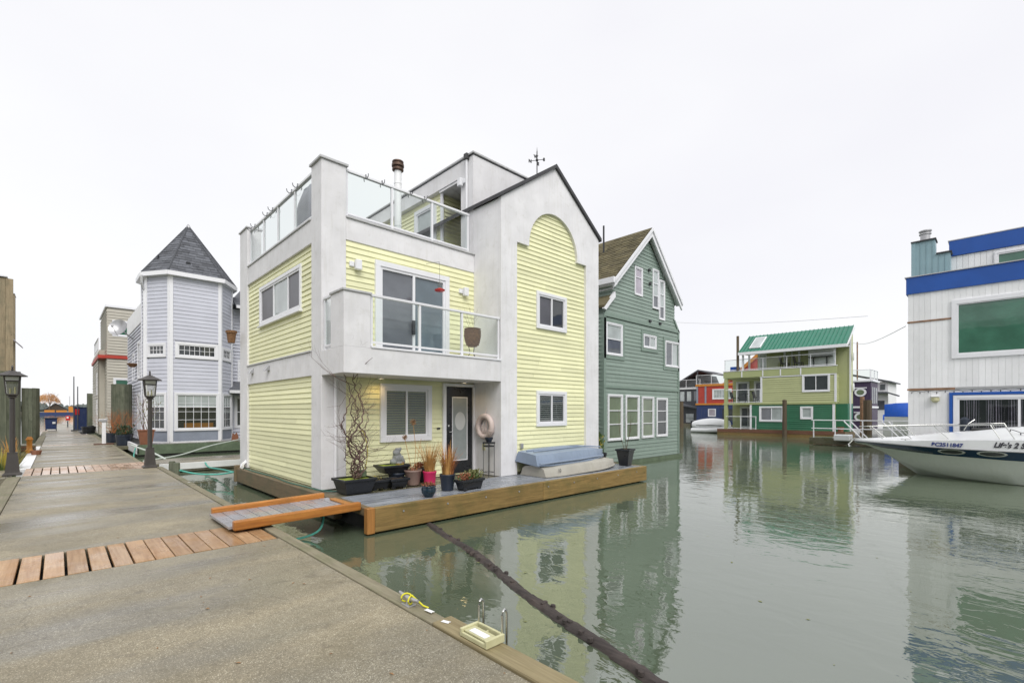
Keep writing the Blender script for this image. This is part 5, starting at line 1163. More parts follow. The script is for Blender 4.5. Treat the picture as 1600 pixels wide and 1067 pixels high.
# windscreen, cabin
wsM = MB(); wsM.loft([[(cxb+x, y, z) for x, y, z in ((-1.2, -1.1, 1.35), (-.9, -.55, 1.42), (0, -.35, 1.46), (.9, -.55, 1.42), (1.2, -1.1, 1.35))], [(cxb+x, y, z) for x, y, z in ((-1.05, -1.75, 1.85), (-.8, -1.25, 1.88), (0, -1.1, 1.9), (.8, -1.25, 1.88), (1.05, -1.75, 1.85))]], closed=False); wsM.build('windscreen', 'window_glass', BT)
cbm = MB()
for x, y0, y1 in ((-1.1, -1.0, -1.7), (-.85, -.55, -1.25), (0, -.35, -1.1), (.85, -.55, -1.25)): cbm.tube([(cxb+x, y0, 1.38), (cxb+x*.93, y1, 1.88)], .018, 6)
cbm.tube([(cxb-1.05, -1.75, 1.86), (cxb-.8, -1.25, 1.89), (cxb, -1.1, 1.91), (cxb+.8, -1.25, 1.89), (cxb+1.05, -1.75, 1.86)], .02, 6); cbm.build('windscreen_frame', 'steel', BT, smooth=True)
hb_ = MB(); hb_.loft([[(cxb+a*.32*k, .25+b*.33*k, z) for a, b in ((-1, -1), (-1, 1), (1, 1), (1, -1))] for z, k in ((1.30, 1), (1.36, 1), (1.38, .9))], caps=True); hb_.build('deck_hatch', 'rubber', BT, bevel=.02)
# pulpit rails
rl = MB()
for sd_ in (-1, 1):
    top = [(cxb, 3.12, 1.36), (cxb+sd_*.14, 2.95, 1.37), (cxb+sd_*.45, 2.3, 1.40), (cxb+sd_*.72, 1.6, 1.43), (cxb+sd_*.95, .9, 1.46), (cxb+sd_*1.08, .25, 1.49), (cxb+sd_*1.14, -.05, 1.50), (cxb+sd_*1.24, -.25, 1.10)]
    rl.tube(top, .0135, 8)
rl.build('bow_rail', 'steel', BT, smooth=True)
for sd_ in (-1, 1):
    for (a, b) in (((cxb+sd_*.16, 2.85, 1.37), (cxb+sd_*.30, 2.45, .97)), ((cxb+sd_*.52, 2.1, 1.41), (cxb+sd_*.62, 1.75, 1.0)), ((cxb+sd_*.82, 1.3, 1.44), (cxb+sd_*.98, .95, 1.05)), ((cxb+sd_*1.1, .2, 1.49), (cxb+sd_*1.2, -.0, 1.08))):
        MB().tube([a, b], .012, 8).build('rail_stanchion', 'steel', BT, smooth=True)
an = MB(); an.tube([(cxb, 3.1, .98), (cxb, 3.3, .93), (cxb, 3.38, .82)], .02, 6); an.tube([(cxb-.10, 3.36, .72), (cxb, 3.40, .80), (cxb+.10, 3.36, .72)], .018, 6); an.box(cxb-.05, cxb+.05, 2.9, 3.26, .965, .99); an.build('anchor', 'steel', BT)
ln = MB(); ln.tube([(cxb-.75, .7, 1.34), (cxb-.80, .62, 1.50), (cxb-.70, .5, 1.62)], .012, 6); ln.build('light_staff', 'steel', BT)
cb_ = MB(); pp = [(cxb-1.0+.05*math.sin(i), -.15-.09*i, 1.36-.012*i+.03*math.cos(i*1.3)) for i in range(16)]; cb_.tube(pp, .008, 4)
for p in pp[::2]: cb_.lathe((p[0]-.01, p[1], p[2]-.06), [(.004, 0), (.014, .02), (.01, .05)], 5)
tag(cb_.build('string_lights', 'dark_trim', loc=pp[0]), 'string of small bulbs draped on the white motor boat foredeck', 'string lights')
for sd_ in (-1, 1):
    q = hullpt(1.9, .98, sd_); c_ = MB(); c_.tube([(q[0]-sd_*.08, 1.82, 1.045), (q[0]-sd_*.08, 2.02, 1.045)], .012, 6); c_.tube([(q[0]-sd_*.08, 1.92, .98), (q[0]-sd_*.08, 1.92, 1.045)], .014, 6); c_.build('cleat', 'steel', BT, smooth=True)
rope([(18.95, 1.9, 1.04), (19.3, 2.0, .9), (19.8, 2.1, .75)], .012, 'rope_pale', 'slack pale mooring line from the motor boat bow to the white house float')
tag(MB().lathe((19.2, .75, 1.15), [(.03, 0), (.11, .05), (.12, .45), (.03, .52)], 12).build('fender', 'navy_plastic', loc=(19.2, .75, 1.15), smooth=True), 'dark boat fender standing up behind the motor boat rail', 'fender')

# ================================================================ THINGS ON THE DOCK
def lamp_post(x, y, z, label):
    t = thing('lamp_post', label, 'lamp post', (x, y, z), 'lantern posts along the dock')
    sq = lambda prof, nm, mat='lamp_metal', n=4, rot=0, sm=False, cen=(x, y, z), bv=.004: MB().lathe(cen, prof, n).build(nm, mat, t, smooth=sm, bevel=bv)
    sq([(.235, 0), (.235, .03), (.20, .05), (.175, .06), (.12, .52), (.125, .53), (.125, .55)], 'base')
    sq([(.055, .55), (.05, 1.86), (.09, 1.88), (.09, 1.90)], 'post', n=10, bv=0, sm=True)
    sq([(.06, 1.885), (.135, 1.93), (.15, 1.95), (.15, 1.965)], 'lantern_tray')
    for k in range(4):
        a = 2*math.pi*(k+.5)/4; c_, s_ = math.cos(a), math.sin(a)
        MB().tube([(x+.142*c_, y+.142*s_, z+1.96), (x+.19*c_, y+.19*s_, z+2.40)], .014, 4).build('lantern_bar', 'lamp_metal', t)
    MB().lathe((x, y, z), [(.125, 1.97), (.158, 2.26)], 4, closed=False).build('lantern_glass', 'lamp_glass', t)
    MB().lathe((x, y, z), [(.165, 2.29), (.178, 2.37)], 4, closed=False).build('upper_glass', 'white_shade', t)
    sq([(.172, 2.265), (.176, 2.285)], 'lantern_ring')
    sq([(.27, 2.39), (.275, 2.405), (.14, 2.48), (.05, 2.53), (.02, 2.535)], 'lantern_roof', n=12, bv=0)
    sq([(.015, 2.53), (.03, 2.56), (.012, 2.58), (.028, 2.605), (.006, 2.66)], 'finial', n=8, bv=0, sm=True)
    MB().tube([(x-.04, y, z+1.96), (x-.04, y, z+2.10)], .016, 6).build('candle_bulb', 'ladder_plastic', t); MB().tube([(x+.04, y+.02, z+1.96), (x+.04, y+.02, z+2.13)], .016, 6).build('candle_bulb', 'ladder_plastic', t)
    return t
lp = lamp_post(1.83, 16.27, .30, 'dark bronze lantern post standing in front of the turret house')
copy_thing(lp, (-.79-1.83, 16.63-16.27, 0), 'dark bronze lantern post at the left dock edge before the big piles')
# big green piles
random.seed(21)
pile(2.35, 31.1, .42, 3.2, 'big greenish timber pile standing before the beige tower house', n=14)
pile(2.15, 51, .46, 3.25, 'big greenish timber pile farthest along the right side of the dock', n=14)
pile(-1.42, 23.7, .50, 3.2, 'largest greenish pile behind the left lantern post', n=16)
pile(-1.2, 41.6, .40, 3.25, 'greenish pile between the left lantern and the far end of the dock', n=14)
for i, (x, y, lb) in enumerate(((2.22, 15.5, 'short round mooring post at the dock edge, the farther of two'), (2.24, 14.95, 'short round mooring post at the dock edge, the nearer of two'))):
    tag(MB().lathe((x, y, -.6), [(.075, 0), (.075, 1.08+.0*i), (.06, 1.1)], 12).build('mooring_post', 'pile_wood', loc=(x, y, -.6), smooth=True), lb, 'post', 'short mooring posts')
# ladder
t = thing('swim_ladder', 'cream plastic step with two steel loop handles on the dock edge', 'ladder', (2.05, 2.42, .32))
lb_ = MB(); y0, y1 = 2.285, 2.565; xa, xb = 1.975, 2.135
lb_.box(xa, xb, y0, y0+.022, .322, .375); lb_.box(xa, xb, y1-.022, y1, .322, .375); lb_.box(xa, xa+.018, y0+.023, y1-.023, .322, .352); lb_.box(xb-.018, xb, y0+.023, y1-.023, .322, .375); lb_.box(xa+.09, xb-.02, 2.42, 2.432, .33, .36); lb_.build('step_frame', 'ladder_plastic', t, bevel=.004)
lt = MB(); lt.box(xa+.02, xa+.115, y0+.024, y1-.024, .352, .362); lt.build('tread', 'ladder_plastic', t); lt = MB(); lt.box(xa+.035, xa+.085, y0+.06, y1-.06, .3625, .366); lt.build('grip_pad', 'white_paint', t)
for y in (2.31, 2.55):
    MB().tube([(2.135, y, .33), (2.135, y, .49), (2.14, y, .512), (2.155, y, .524), (2.17, y, .512), (2.176, y, .49), (2.178, y, -.5)], .0085, 10).build('handle', 'steel', t, smooth=True)
# cleat with yellow rope
CY = 3.28; CX = 2.015
t = thing('dock_cleat', 'grey metal cleat wrapped with yellow rope on the dock edge', 'cleat', (CX, CY, .30))
MB().box(CX-.035, CX+.035, CY-.055, CY+.055, .304, .318).build('foot', 'galvanised', t, bevel=.005)
MB().lathe((CX, CY, .315), [(.026, 0), (.019, .02), (.022, .045)], 12).build('neck', 'galvanised', t, smooth=True)
MB().tube([(CX, CY-.135, .375), (CX, CY-.09, .368), (CX, CY, .362), (CX, CY+.09, .368), (CX, CY+.135, .375)], [.010, .016, .020, .016, .010], 10).build('horn', 'galvanised', t, smooth=True)
rp_ = MB(); random.seed(2)
rp_.tube([(CX+.035*math.cos(a), CY+.05*math.sin(a*.5), .357+.032*math.sin(a)) for a in [i*.45 for i in range(50)]], .0065, 6)
rp_.tube([(CX+.03, CY+.02, .36), (CX+.0, CY-.05, .395), (CX+.035, CY-.09, .35), (CX+.05, CY-.13, .325), (CX+.075, CY-.17, .312)], .0065, 6)
tag(rp_.build('mooring_rope', 'rope_yellow', loc=(CX, CY, .32), smooth=True), 'yellow rope wound round the grey dock cleat', 'rope')
for (x, y, rz, lb) in ((2.03, 2.80, .3, 'small white sticker on the new timber dock edge'), (2.05, 3.04, .1, 'short white strip on the timber edge beside the cleat'), (2.03, 12.1, .2, 'small white chip on the dock edge before the lamp')):
    m_ = MB(); L_ = .035 if lb.startswith('small') else .045; c_, s_ = math.cos(rz), math.sin(rz); m_.prism(lambda a, b, n=0: (x+a*c_-b*s_, y+a*s_+b*c_, .3215+n), [(-.016, -L_), (.0, -L_*.8), (.016, -L_), (.015, L_), (0, L_*.85), (-.016, L_)], 0, .002)
    tag(m_.build('white_patch', 'white_paint', loc=(x, y, .3215)), lb, 'patch')
# floating boom log
t = thing('floating_log', 'long dark weathered boom log floating between dock and house float', 'log', (3.6, 4, 0))
random.seed(4); lg = MB(); pts = []; rs = []
p0, p1 = Vector((4.55, 6.95, -.045)), Vector((2.75, 1.15, -.03))
n_ = 110
rings = []
dirv = (p1-p0).normalized(); side = dirv.cross(Vector((0, 0, 1))).normalized(); upv = side.cross(dirv)
for i in range(n_):
    c = p0.lerp(p1, i/(n_-1))+side*.03*math.sin(i*.11); r_ = .074*(1+.05*math.sin(i*.17)+.03*math.sin(i*.53)+random.uniform(-.03, .03))
    rings.append([tuple(c+(side*math.cos(a)+upv*math.sin(a))*r_*(1+random.uniform(-.13, .13))) for a in [2*math.pi*k/12 for k in range(12)]])
lg.loft(rings, caps=True)
for i in range(26):
    k = random.random(); c = p0.lerp(p1, k)+upv*.075+side*random.uniform(-.05, .05); lg.lathe(tuple(c), [(.028, -.02), (.024, .008), (.008, .014)], 6)
wood('log_bark', (.02, .016, .015), (.085, .068, .062), 1, .8, stain=(.16, .11, .09), st=.5, gs=.8)
lg.build('trunk', 'log_bark', t, smooth=True)
dr_ = MB(); random.seed(9)
for i in range(14): dr_.tube([(2.36+random.uniform(-.04, .22), 2.05+random.uniform(-.4, .25), .0), (2.36+random.uniform(-.04, .2), 2.0+random.uniform(-.4, .25), .03), (2.4, 1.9+random.uniform(-.3, .3), .0)], random.uniform(.006, .016), 5)
o = dr_.build('driftwood', 'log_bark', loc=(2.4, 1.95, 0)); tag(o, 'tangle of dark driftwood against the dock edge', 'driftwood')
rope([(2.3, 14.9, .30), (2.6, 14.5, .22), (3.0, 14.0, .22), (3.28, 13.6, .30)], .022, 'rope_teal', 'teal rope from the nearer mooring post to the yellow house float')
rope([(3.3, 17.15, .25), (3.3, 16.6, .15), (3.35, 15.2, .2), (3.26, 13.64, .28)], .022, 'rope_teal', 'teal rope from the white bumper board to the yellow house float')
rope([(3.38, 13.3, .41), (3.36, 12.2, .415), (3.40, 11.0, .415), (3.34, 10.0, .415), (3.38, 9.3, .415), (3.43, 8.6, .41), (3.6, 8.3, .41), (3.9, 8.2, .41)], .014, 'hose', 'dark green garden hose lying along the left float beam')
rope([(1.9, 18.3, .31), (3.0, 19.4, .35), (4.4, 21.6, .5), (6.3, 24.05, .62)], .025, 'rope_pale', 'pale rope stretched low across the front of the turret house float')
rope([(2.5, 18.6, .3), (2.3, 19.6, .45), (2.15, 21.5, .5), (2.1, 23.9, .5)], .03, 'rope_pale', 'short pale rope beside the right lantern post')
rope([(1.86, 18.7, .2), (1.9, 20.5, .12), (2.05, 22.5, .2), (2.27, 24.3, .35)], .022, 'rope_teal', 'teal rope between the dock and the turret float corner')
rope([(2.18, 6.9, .1), (2.5, 7.0, .02), (2.75, 6.9, .12), (2.9, 7.1, .32)], .016, 'rope_teal', 'frayed teal rope under the gangway')
rope([(-.80, 19.5, .3), (-1.0, 19.0, .1), (-.95, 18.6, .05), (-.88, 18.3, .2)], .02, 'rope_teal', 'blue green rope at the left dock edge behind the lantern')

# ================================================================ POTS AND PLANTS
def rectpot(t, x, y, z, lx_, ly, h, taper, mat, rot=0, name='pot', rim=.02, legs=False):
    c_, s_ = math.cos(rot), math.sin(rot); P = lambda a, b, zz: (x+a*c_-b*s_, y+a*s_+b*c_, z+zz)
    R4 = lambda k, zz, o=0: [P(a*(lx_*k/2+o), b*(ly*k/2+o), zz) for a, b in ((-1, -1), (-1, 1), (1, 1), (1, -1))]
    m_ = MB(); z0 = .03 if legs else 0
    m_.loft([R4(taper, z0), R4(.98, h-.05), R4(1, h-.045, rim), R4(1, h, rim), R4(1, h, -.012), R4(1, h-.045, -.016)], caps=True)
    if legs:
        for a in (-1, 1):
            for b in (-1, 1): q = P(a*lx_*taper*.40, b*ly*taper*.36, 0); m_.box(q[0]-.035, q[0]+.035, q[1]-.03, q[1]+.03, z, z+.04)
    return m_.build(name, mat, t, bevel=.008)
def rectsoil(t, x, y, z, lx_, ly, mat, rot=0, nm='soil'):
    c_, s_ = math.cos(rot), math.sin(rot); m_ = MB(); n = 7
    V_ = []; 
    for i in range(n):
        for j in range(n): a, b = (i/(n-1)-.5)*lx_, (j/(n-1)-.5)*ly; V_.append((x+a*c_-b*s_, y+a*s_+b*c_, z+random.uniform(-.008, .012)))
    m_.add(V_, [(i*n+j, (i+1)*n+j, (i+1)*n+j+1, i*n+j+1) for i in range(n-1) for j in range(n-1)]); return m_.build(nm, mat, t, smooth=True)
def roundpot(t, x, y, z, r, h, mat, taper=.72, rim=.03, n=24):
    return MB().lathe((x, y, z), [(r*taper*.9, 0), (r*taper, .01), (r*.94, h-rim-.012), (r, h-rim), (r, h-.004), (r*.985, h), (r*.9, h), (r*.88, h-.04)], n).build('pot', mat, t, smooth=True)
def disc(t, x, y, z, r, mat='soil', nm='soil'):
    m_ = MB(); m_.lathe((x, y, z), [(r, 0), (r*.6, .012), (.01, .016)], 14, closed=False); return m_.build(nm, mat, t, smooth=True)
def blades(x, y, z, n, h, sp, w_, r0=.06, droop=.5):
    m_ = MB()
    for i in range(n):
        a = random.uniform(0, 6.28); r_ = r0*math.sqrt(random.random()); H_ = h*random.uniform(.45, 1.05); out = sp*random.uniform(.1, 1)*H_/h; dx, dy = math.cos(a), math.sin(a)
        px, py = -dy, dx; W_ = w_*random.uniform(.6, 1.3); L_ = []
        for k in range(5):
            u = k/4; rr_ = r_+out*u**1.6; zz = z+H_*(u-droop*.35*u**3*random.uniform(.3, 1)); ww = W_*(1-u)**.7*.5
            L_ += [(x+dx*rr_+px*ww, y+dy*rr_+py*ww, zz), (x+dx*rr_-px*ww, y+dy*rr_-py*ww, zz)]
        m_.add(L_, [(2*k, 2*k+1, 2*k+3, 2*k+2) for k in range(4)])
    return m_
def leaves(cx0, cy0, cz0, n, rx_, ry_, rz_, L_, wl=.4, up=.5):
    m_ = MB()
    for i in range(n):
        p = Vector((cx0+random.gauss(0, .45)*rx_, cy0+random.gauss(0, .45)*ry_, cz0+random.uniform(0, 1)*rz_)); d = Vector((random.uniform(-1, 1), random.uniform(-1, 1), random.uniform(-.3, 1)+up)).normalized()
        s_ = d.cross(Vector((random.random(), random.random(), .3))).normalized(); l = L_*random.uniform(.6, 1.2); nn = d.cross(s_)*l*.12
        m_.add([p, p+d*l*.45+s_*l*wl*.5+nn, p+d*l, p+d*l*.45-s_*l*wl*.5+nn], [(0, 1, 2, 3)])
    return m_
random.seed(31)
# big black planter with the twisted vine
t = thing('vine_planter', 'big glossy black rectangular planter with a bare twisted vine at the house corner', 'planter', (3.80, 8.05, .4))
rectpot(t, 3.80, 7.98, .40, .58, .50, .27, .78, 'black_plastic', R(0)); rectsoil(t, 3.80, 7.98, .64, .55, .47, 'moss', 0, 'moss')
vn = MB()
def vine(px_, py_, ph, amp, H_, r_, drift):
    pts = []; n = 46
    for i in range(n):
        u = i/(n-1); a = ph+u*9.5; A = amp*(math.sin(u*math.pi)**.6+.12)*(1 if u < .55 else .8)
        pts.append((px_+drift[0]*u+A*math.cos(a)+.014*math.sin(i*1.7+ph), py_+drift[1]*u+A*math.sin(a)+.014*math.cos(i*2.1), .64+H_*u))
    vn.tube(pts, [r_*(1-.65*i/(n-1)) for i in range(n)], 6, caps=False); return pts
for ph, amp, H_, r_, dr2 in ((0, .13, 2.0, .018, (-.05, -.1)), (2.1, .16, 1.7, .015, (.02, -.05)), (4.2, .12, 1.9, .016, (-.2, .1)), (1.0, .07, 1.35, .013, (.1, 0)), (3.1, .15, 1.2, .012, (-.1, 0)), (5.2, .17, 1.5, .011, (.08, -.05)), (.5, .1, 1.0, .01, (0, 0)), (5.9, .19, 1.1, .009, (0, .05)), (1.6, .15, .95, .012, (.03, .02)), (2.7, .12, 1.3, .01, (-.04, -.03)), (3.8, .18, .85, .009, (.02, 0)), (4.8, .1, 1.6, .012, (-.08, .0))):
    pts = vine(3.84, 7.98, ph, amp, H_, r_, dr2)
    for k in range(4): q = pts[random.randint(12, 45)]; bare_tree(vn, q, (random.uniform(-1, 1), random.uniform(-1, .6), random.uniform(-.3, .8)), random.uniform(.16, .34), .0055, 2, .7, .1)
vn.tube([(3.72, 7.85, 2.4), (3.85, 7.7, 2.66), (3.95, 7.6, 2.78)], [.008, .006, .003], 4); bare_tree(vn, (3.75, 7.9, 2.3), (-1, -.2, .3), .5, .008, 2, .5, .2); bare_tree(vn, (3.6, 7.9, 2.1), (-.5, -.3, -.5), .3, .005, 1, .4, -.3)
vn.build('vine', 'vine', t)
rope([(4.02, 8.05, .72), (4.06, 8.0, 1.1), (4.0, 8.02, 1.45), (3.9, 8.0, 1.5)], .008, 'leaf_yellow', 'thin lime green cord hanging in the twisted vine')
t2 = thing('watering_can', 'small grey green can sitting behind the twisted vine', 'can', (3.99, 8.1, .65)); MB().lathe((3.99, 8.08, .65), [(.06, 0), (.085, .02), (.08, .12), (.04, .13)], 14).build('body', 'algae_board', t2, smooth=True)
def plant_pot(name, label, x, y, z=.4, group=None, cat='plant pot'):
    t = thing(name, label, cat, (x, y, z)); 
    if group: t['group'] = group
    return t
t = plant_pot('plant_tray', 'low black rectangular pot with small weeds, next to the vine planter', 4.27, 8.02); rectpot(t, 4.27, 8.02, .4, .34, .30, .19, .78, 'black_plastic', legs=True); rectsoil(t, 4.27, 8.02, .565, .32, .28, 'soil'); leaves(4.22, 8.0, .57, 40, .15, .12, .06, .05).build('leaves', 'leaf_yellow', t); blades(4.15, 7.95, .56, 8, .16, .05, .01, .02).build('stalks', 'leaf_rust', t)
t = plant_pot('empty_pot', 'low black footed pot half hidden under the raised tray', 4.62, 7.95); rectpot(t, 4.62, 7.95, .4, .36, .30, .19, .78, 'black_plastic', legs=True); rectsoil(t, 4.62, 7.95, .565, .34, .28, 'soil')
t = plant_pot('support_pot', 'dark grey round pot holding up the mossy black tray', 4.78, 8.22); roundpot(t, 4.78, 8.22, .4, .17, .25, 'navy_plastic'); 
t = plant_pot('moss_tray', 'raised black bonsai tray with yellow green moss in front of the frog', 4.70, 8.24, .65); rectpot(t, 4.70, 8.24, .652, .56, .38, .16, .72, 'black_plastic'); rectsoil(t, 4.70, 8.24, .79, .53, .35, 'moss', nm='moss'); blades(4.85, 8.2, .79, 30, .07, .05, .01, .08).build('dry_tufts', 'dry_grass', t, kind='stuff')
# frog statue
t = thing('frog_statue', 'grey stone frog statue sitting behind the mossy tray', 'statue', (4.92, 8.42, .4))
MB().lathe((4.92, 8.42, .4), [(.11, 0), (.10, .38)], 12).build('pedestal', 'stone', t)
fm = bpy.data.meshes.new('body'); bmf = bmesh.new()
fc = Vector((4.90, 8.40, .78))
for (dx, dy, dz, rx_, ry_, rz_) in ((0, .0, .13, .10, .085, .13), (-.03, -.02, .24, .075, .07, .075), (.0, -.03, .29, .06, .06, .045), (-.05, -.05, .315, .025, .025, .025), (.04, -.05, .32, .025, .025, .025), (-.10, -.01, .06, .055, .09, .06), (.10, -.01, .06, .055, .09, .06), (-.08, -.09, .10, .022, .022, .09), (.07, -.09, .10, .022, .022, .09), (0, 0, .03, .12, .10, .035)):
    g_ = bmesh.ops.create_uvsphere(bmf, u_segments=14, v_segments=10, radius=1); 
    for v_ in g_['verts']: v_.co = Vector((v_.co.x*rx_+dx, v_.co.y*ry_+dy, v_.co.z*rz_+dz))+fc-Vector(t.location)
bmf.to_mesh(fm); bmf.free(); fm.materials.append(M['stone']); fo_ = bpy.data.objects.new('body', fm); COL.objects.link(fo_); fo_.parent = t
rm = fo_.modifiers.new('remesh', 'REMESH'); rm.mode = 'VOXEL'; rm.voxel_size = .012; rm.use_smooth_shade = True
t = plant_pot('allium_pot', 'brown round pot with two dried allium seed heads', 5.03, 8.03); roundpot(t, 5.03, 8.03, .4, .175, .30, 'taupe_plastic'); disc(t, 5.03, 8.03, .665, .155)
stp = MB(); stp.tube([(5.0, 8.03, .68), (4.93, 8.03, 1.0), (4.84, 8.02, 1.32)], .005, 5); stp.tube([(5.06, 8.03, .68), (5.09, 8.02, 1.1), (5.02, 8.0, 1.60)], .005, 5); stp.tube([(5.1, 8.03, .68), (5.15, 8.02, 1.0), (5.2, 8.0, 1.3)], .004, 5); stp.build('stems', 'dry_grass', t)
for c, r_ in (((4.84, 8.02, 1.34), .055), ((5.02, 8.0, 1.63), .07)):
    hd_ = MB()
    for k in range(70): d = Vector((random.gauss(0, 1), random.gauss(0, 1), random.gauss(0, 1))).normalized(); c_ = Vector(c); hd_.tube([c_, c_+d*r_], [.0015, .004], 3)
    hd_.build('seed_head', 'seed', t)
blades(5.03, 8.03, .66, 40, .16, .12, .012, .1).build('dead_leaves', 'leaf_rust', t)
t = plant_pot('shadow_pot', 'dark pot of dead leaves between the brown and the pink pot', 5.45, 8.3); roundpot(t, 5.40, 8.32, .4, .17, .28, 'black_plastic'); disc(t, 5.40, 8.32, .65, .15); leaves(5.36, 8.3, .66, 80, .16, .12, .10, .09).build('leaves', 'leaf_rust', t)
t = plant_pot('pink_pot', 'bright pink plastic pot full of tall golden dry grass', 5.28, 7.82); roundpot(t, 5.28, 7.82, .4, .135, .27, 'pink_plastic', .8); disc(t, 5.28, 7.82, .64, .12); blades(5.28, 7.82, .63, 170, .74, .48, .013, .10).build('dry_grass', 'dry_grass', t, kind='stuff')
t = plant_pot('grass_pot', 'dark navy pot of tall rusty dry grass before the door', 5.14, 7.04); roundpot(t, 5.14, 7.04, .4, .145, .30, 'navy_plastic', .75); disc(t, 5.14, 7.04, .67, .13); blades(5.14, 7.04, .66, 90, .78, .28, .014, .10).build('dry_grass', 'dry_grass', t, kind='stuff'); blades(5.17, 7.04, .66, 90, .62, .46, .013, .09).build('rusty_grass', 'dry_grass_dark', t, kind='stuff')
t = plant_pot('glazed_bowl', 'small round blue black glazed pot at the deck edge', 4.53, 6.74); MB().lathe((4.53, 6.74, .4), [(.07, 0), (.085, .02), (.118, .07), (.125, .12), (.115, .16), (.125, .175), (.12, .19), (.105, .19), (.10, .15)], 24).build('pot', 'glazed_blue', t, smooth=True); disc(t, 4.53, 6.74, .565, .1); leaves(4.53, 6.74, .57, 50, .11, .10, .05, .06).build('leaves', 'leaf_rust', t)
t = plant_pot('succulent_trough', 'black footed trough of green and rusty succulents nearest the door', 5.50, 6.86); rectpot(t, 5.50, 6.84, .4, .55, .20, .20, .84, 'black_plastic', legs=True, rot=R(6)); rectsoil(t, 5.50, 6.84, .575, .52, .17, 'soil', R(6))
leaves(5.62, 6.86, .58, 260, .17, .10, .15, .055, .5).build('leaves', 'leaf_olive', t); leaves(5.38, 6.83, .58, 170, .15, .10, .10, .06, .4).build('rust_leaves', 'leaf_rust', t); leaves(5.5, 6.85, .58, 160, .25, .10, .09, .05, .5).build('green_leaves', 'leaf_green', t)
# plant stand with bowl, life ring
t = thing('plant_stand', 'tall black wire plant stand under the life ring', 'plant stand', (6.88, 7.88, .4))
ps = MB(); 
for a, b in ((-1, -1), (1, -1), (1, 1), (-1, 1)): ps.tube([(6.88+.085*a, 7.88+.085*b, .4), (6.88+.085*a, 7.88+.085*b, 1.13)], .007, 6)
ps.tube([(6.88+.085*a, 7.88+.085*b, .50) for a, b in ((-1, -1), (1, -1), (1, 1), (-1, 1), (-1, -1))], .006, 5); ps.build('legs', 'dark_trim', t)
MB().box(6.78, 6.98, 7.78, 7.98, 1.13, 1.165).build('top', 'black_plastic', t, bevel=.006); MB().ring(FZ(1.06), 6.79, 6.97, 7.79, 7.97, .01, 0, .03).build('lower_rim', 'black_plastic', t)
t = plant_pot('bowl', 'small dark bowl with twigs on the wire plant stand', 6.88, 7.88, 1.167); MB().lathe((6.88, 7.88, 1.167), [(.055, 0), (.085, .06), (.10, .10), (.088, .10), (.07, .06)], 18).build('pot', 'navy_plastic', t, smooth=True); disc(t, 6.88, 7.88, 1.245, .08); tw = MB(); 
for k in range(6): bare_tree(tw, (6.88, 7.88, 1.25), (random.uniform(-1, 1), random.uniform(-1, 1), 1), .1, .003, 1)
tw.build('twigs', 'bark', t)
t = thing('life_ring', 'faded pink life ring hanging on the wall beside the black door', 'life ring', (7.0, 8.16, 1.5))
rg = MB(); cyy, czz, Rr, rr_ = 8.16, 1.50, .235, .062
rings = [[(7.0+rr_*math.sin(b), cyy+(Rr+rr_*math.cos(b))*math.cos(a), czz+(Rr+rr_*math.cos(b))*math.sin(a)) for b in [2*math.pi*j/12 for j in range(12)]] for a in [2*math.pi*i/40 for i in range(41)]]
rg.loft(rings); rg.build('ring', 'lifebuoy', t, smooth=True)
rb = MB()
for k in range(4):
    a = k*math.pi/2+.4; rb.tube([(7.0+(rr_+.004)*math.sin(b), cyy+(Rr+(rr_+.004)*math.cos(b))*math.cos(a), czz+(Rr+(rr_+.004)*math.cos(b))*math.sin(a)) for b in [2*math.pi*j/12 for j in range(13)]], .006, 4)
rb.tube([(6.985, cyy+.12*math.sin(i*.8)*.8, czz+.15-.31*abs(math.sin(i*.9))) for i in range(22)], .006, 5); rb.tube([(6.99, cyy, czz+.22), (7.06, cyy, czz+.42)], .006, 5)
rb.build('grab_line', 'lifebuoy', t)
part(MB().fbox(FX(XG), 8.22, 8.30, .95, 1.1, 0, .03), 'socket', 'ladder_plastic', H, bevel=.004)
# pots at the right
t = plant_pot('leafy_pot', 'round black pot with a leafy green shrub at the house corner', 11.0, 7.82); roundpot(t, 10.98, 7.82, .4, .19, .28, 'black_plastic', .65); disc(t, 10.98, 7.82, .65, .17); leaves(10.93, 7.82, .66, 130, .12, .12, .52, .11, .35, .6).build('leaves', 'leaf_green', t); leaves(10.93, 7.82, .66, 40, .12, .12, .45, .09, .35, .6).build('yellow_leaves', 'leaf_yellow', t)
t = plant_pot('square_pot', 'tall square black pot with bare stems at the right end of the deck', 11.1, 7.05, group=None); rectpot(t, 10.93, 6.98, .4, .40, .36, .44, .66, 'black_plastic', R(10)); rectsoil(t, 10.93, 6.98, .80, .36, .32, 'soil', R(10)); tw = MB()
for k in range(4): bare_tree(tw, (10.9+.03*k, 6.98, .8), (random.uniform(-.15, .15), random.uniform(-.2, .2), 1), .62, .008, 1, .3, .5)
tw.build('stems', 'bark', t)
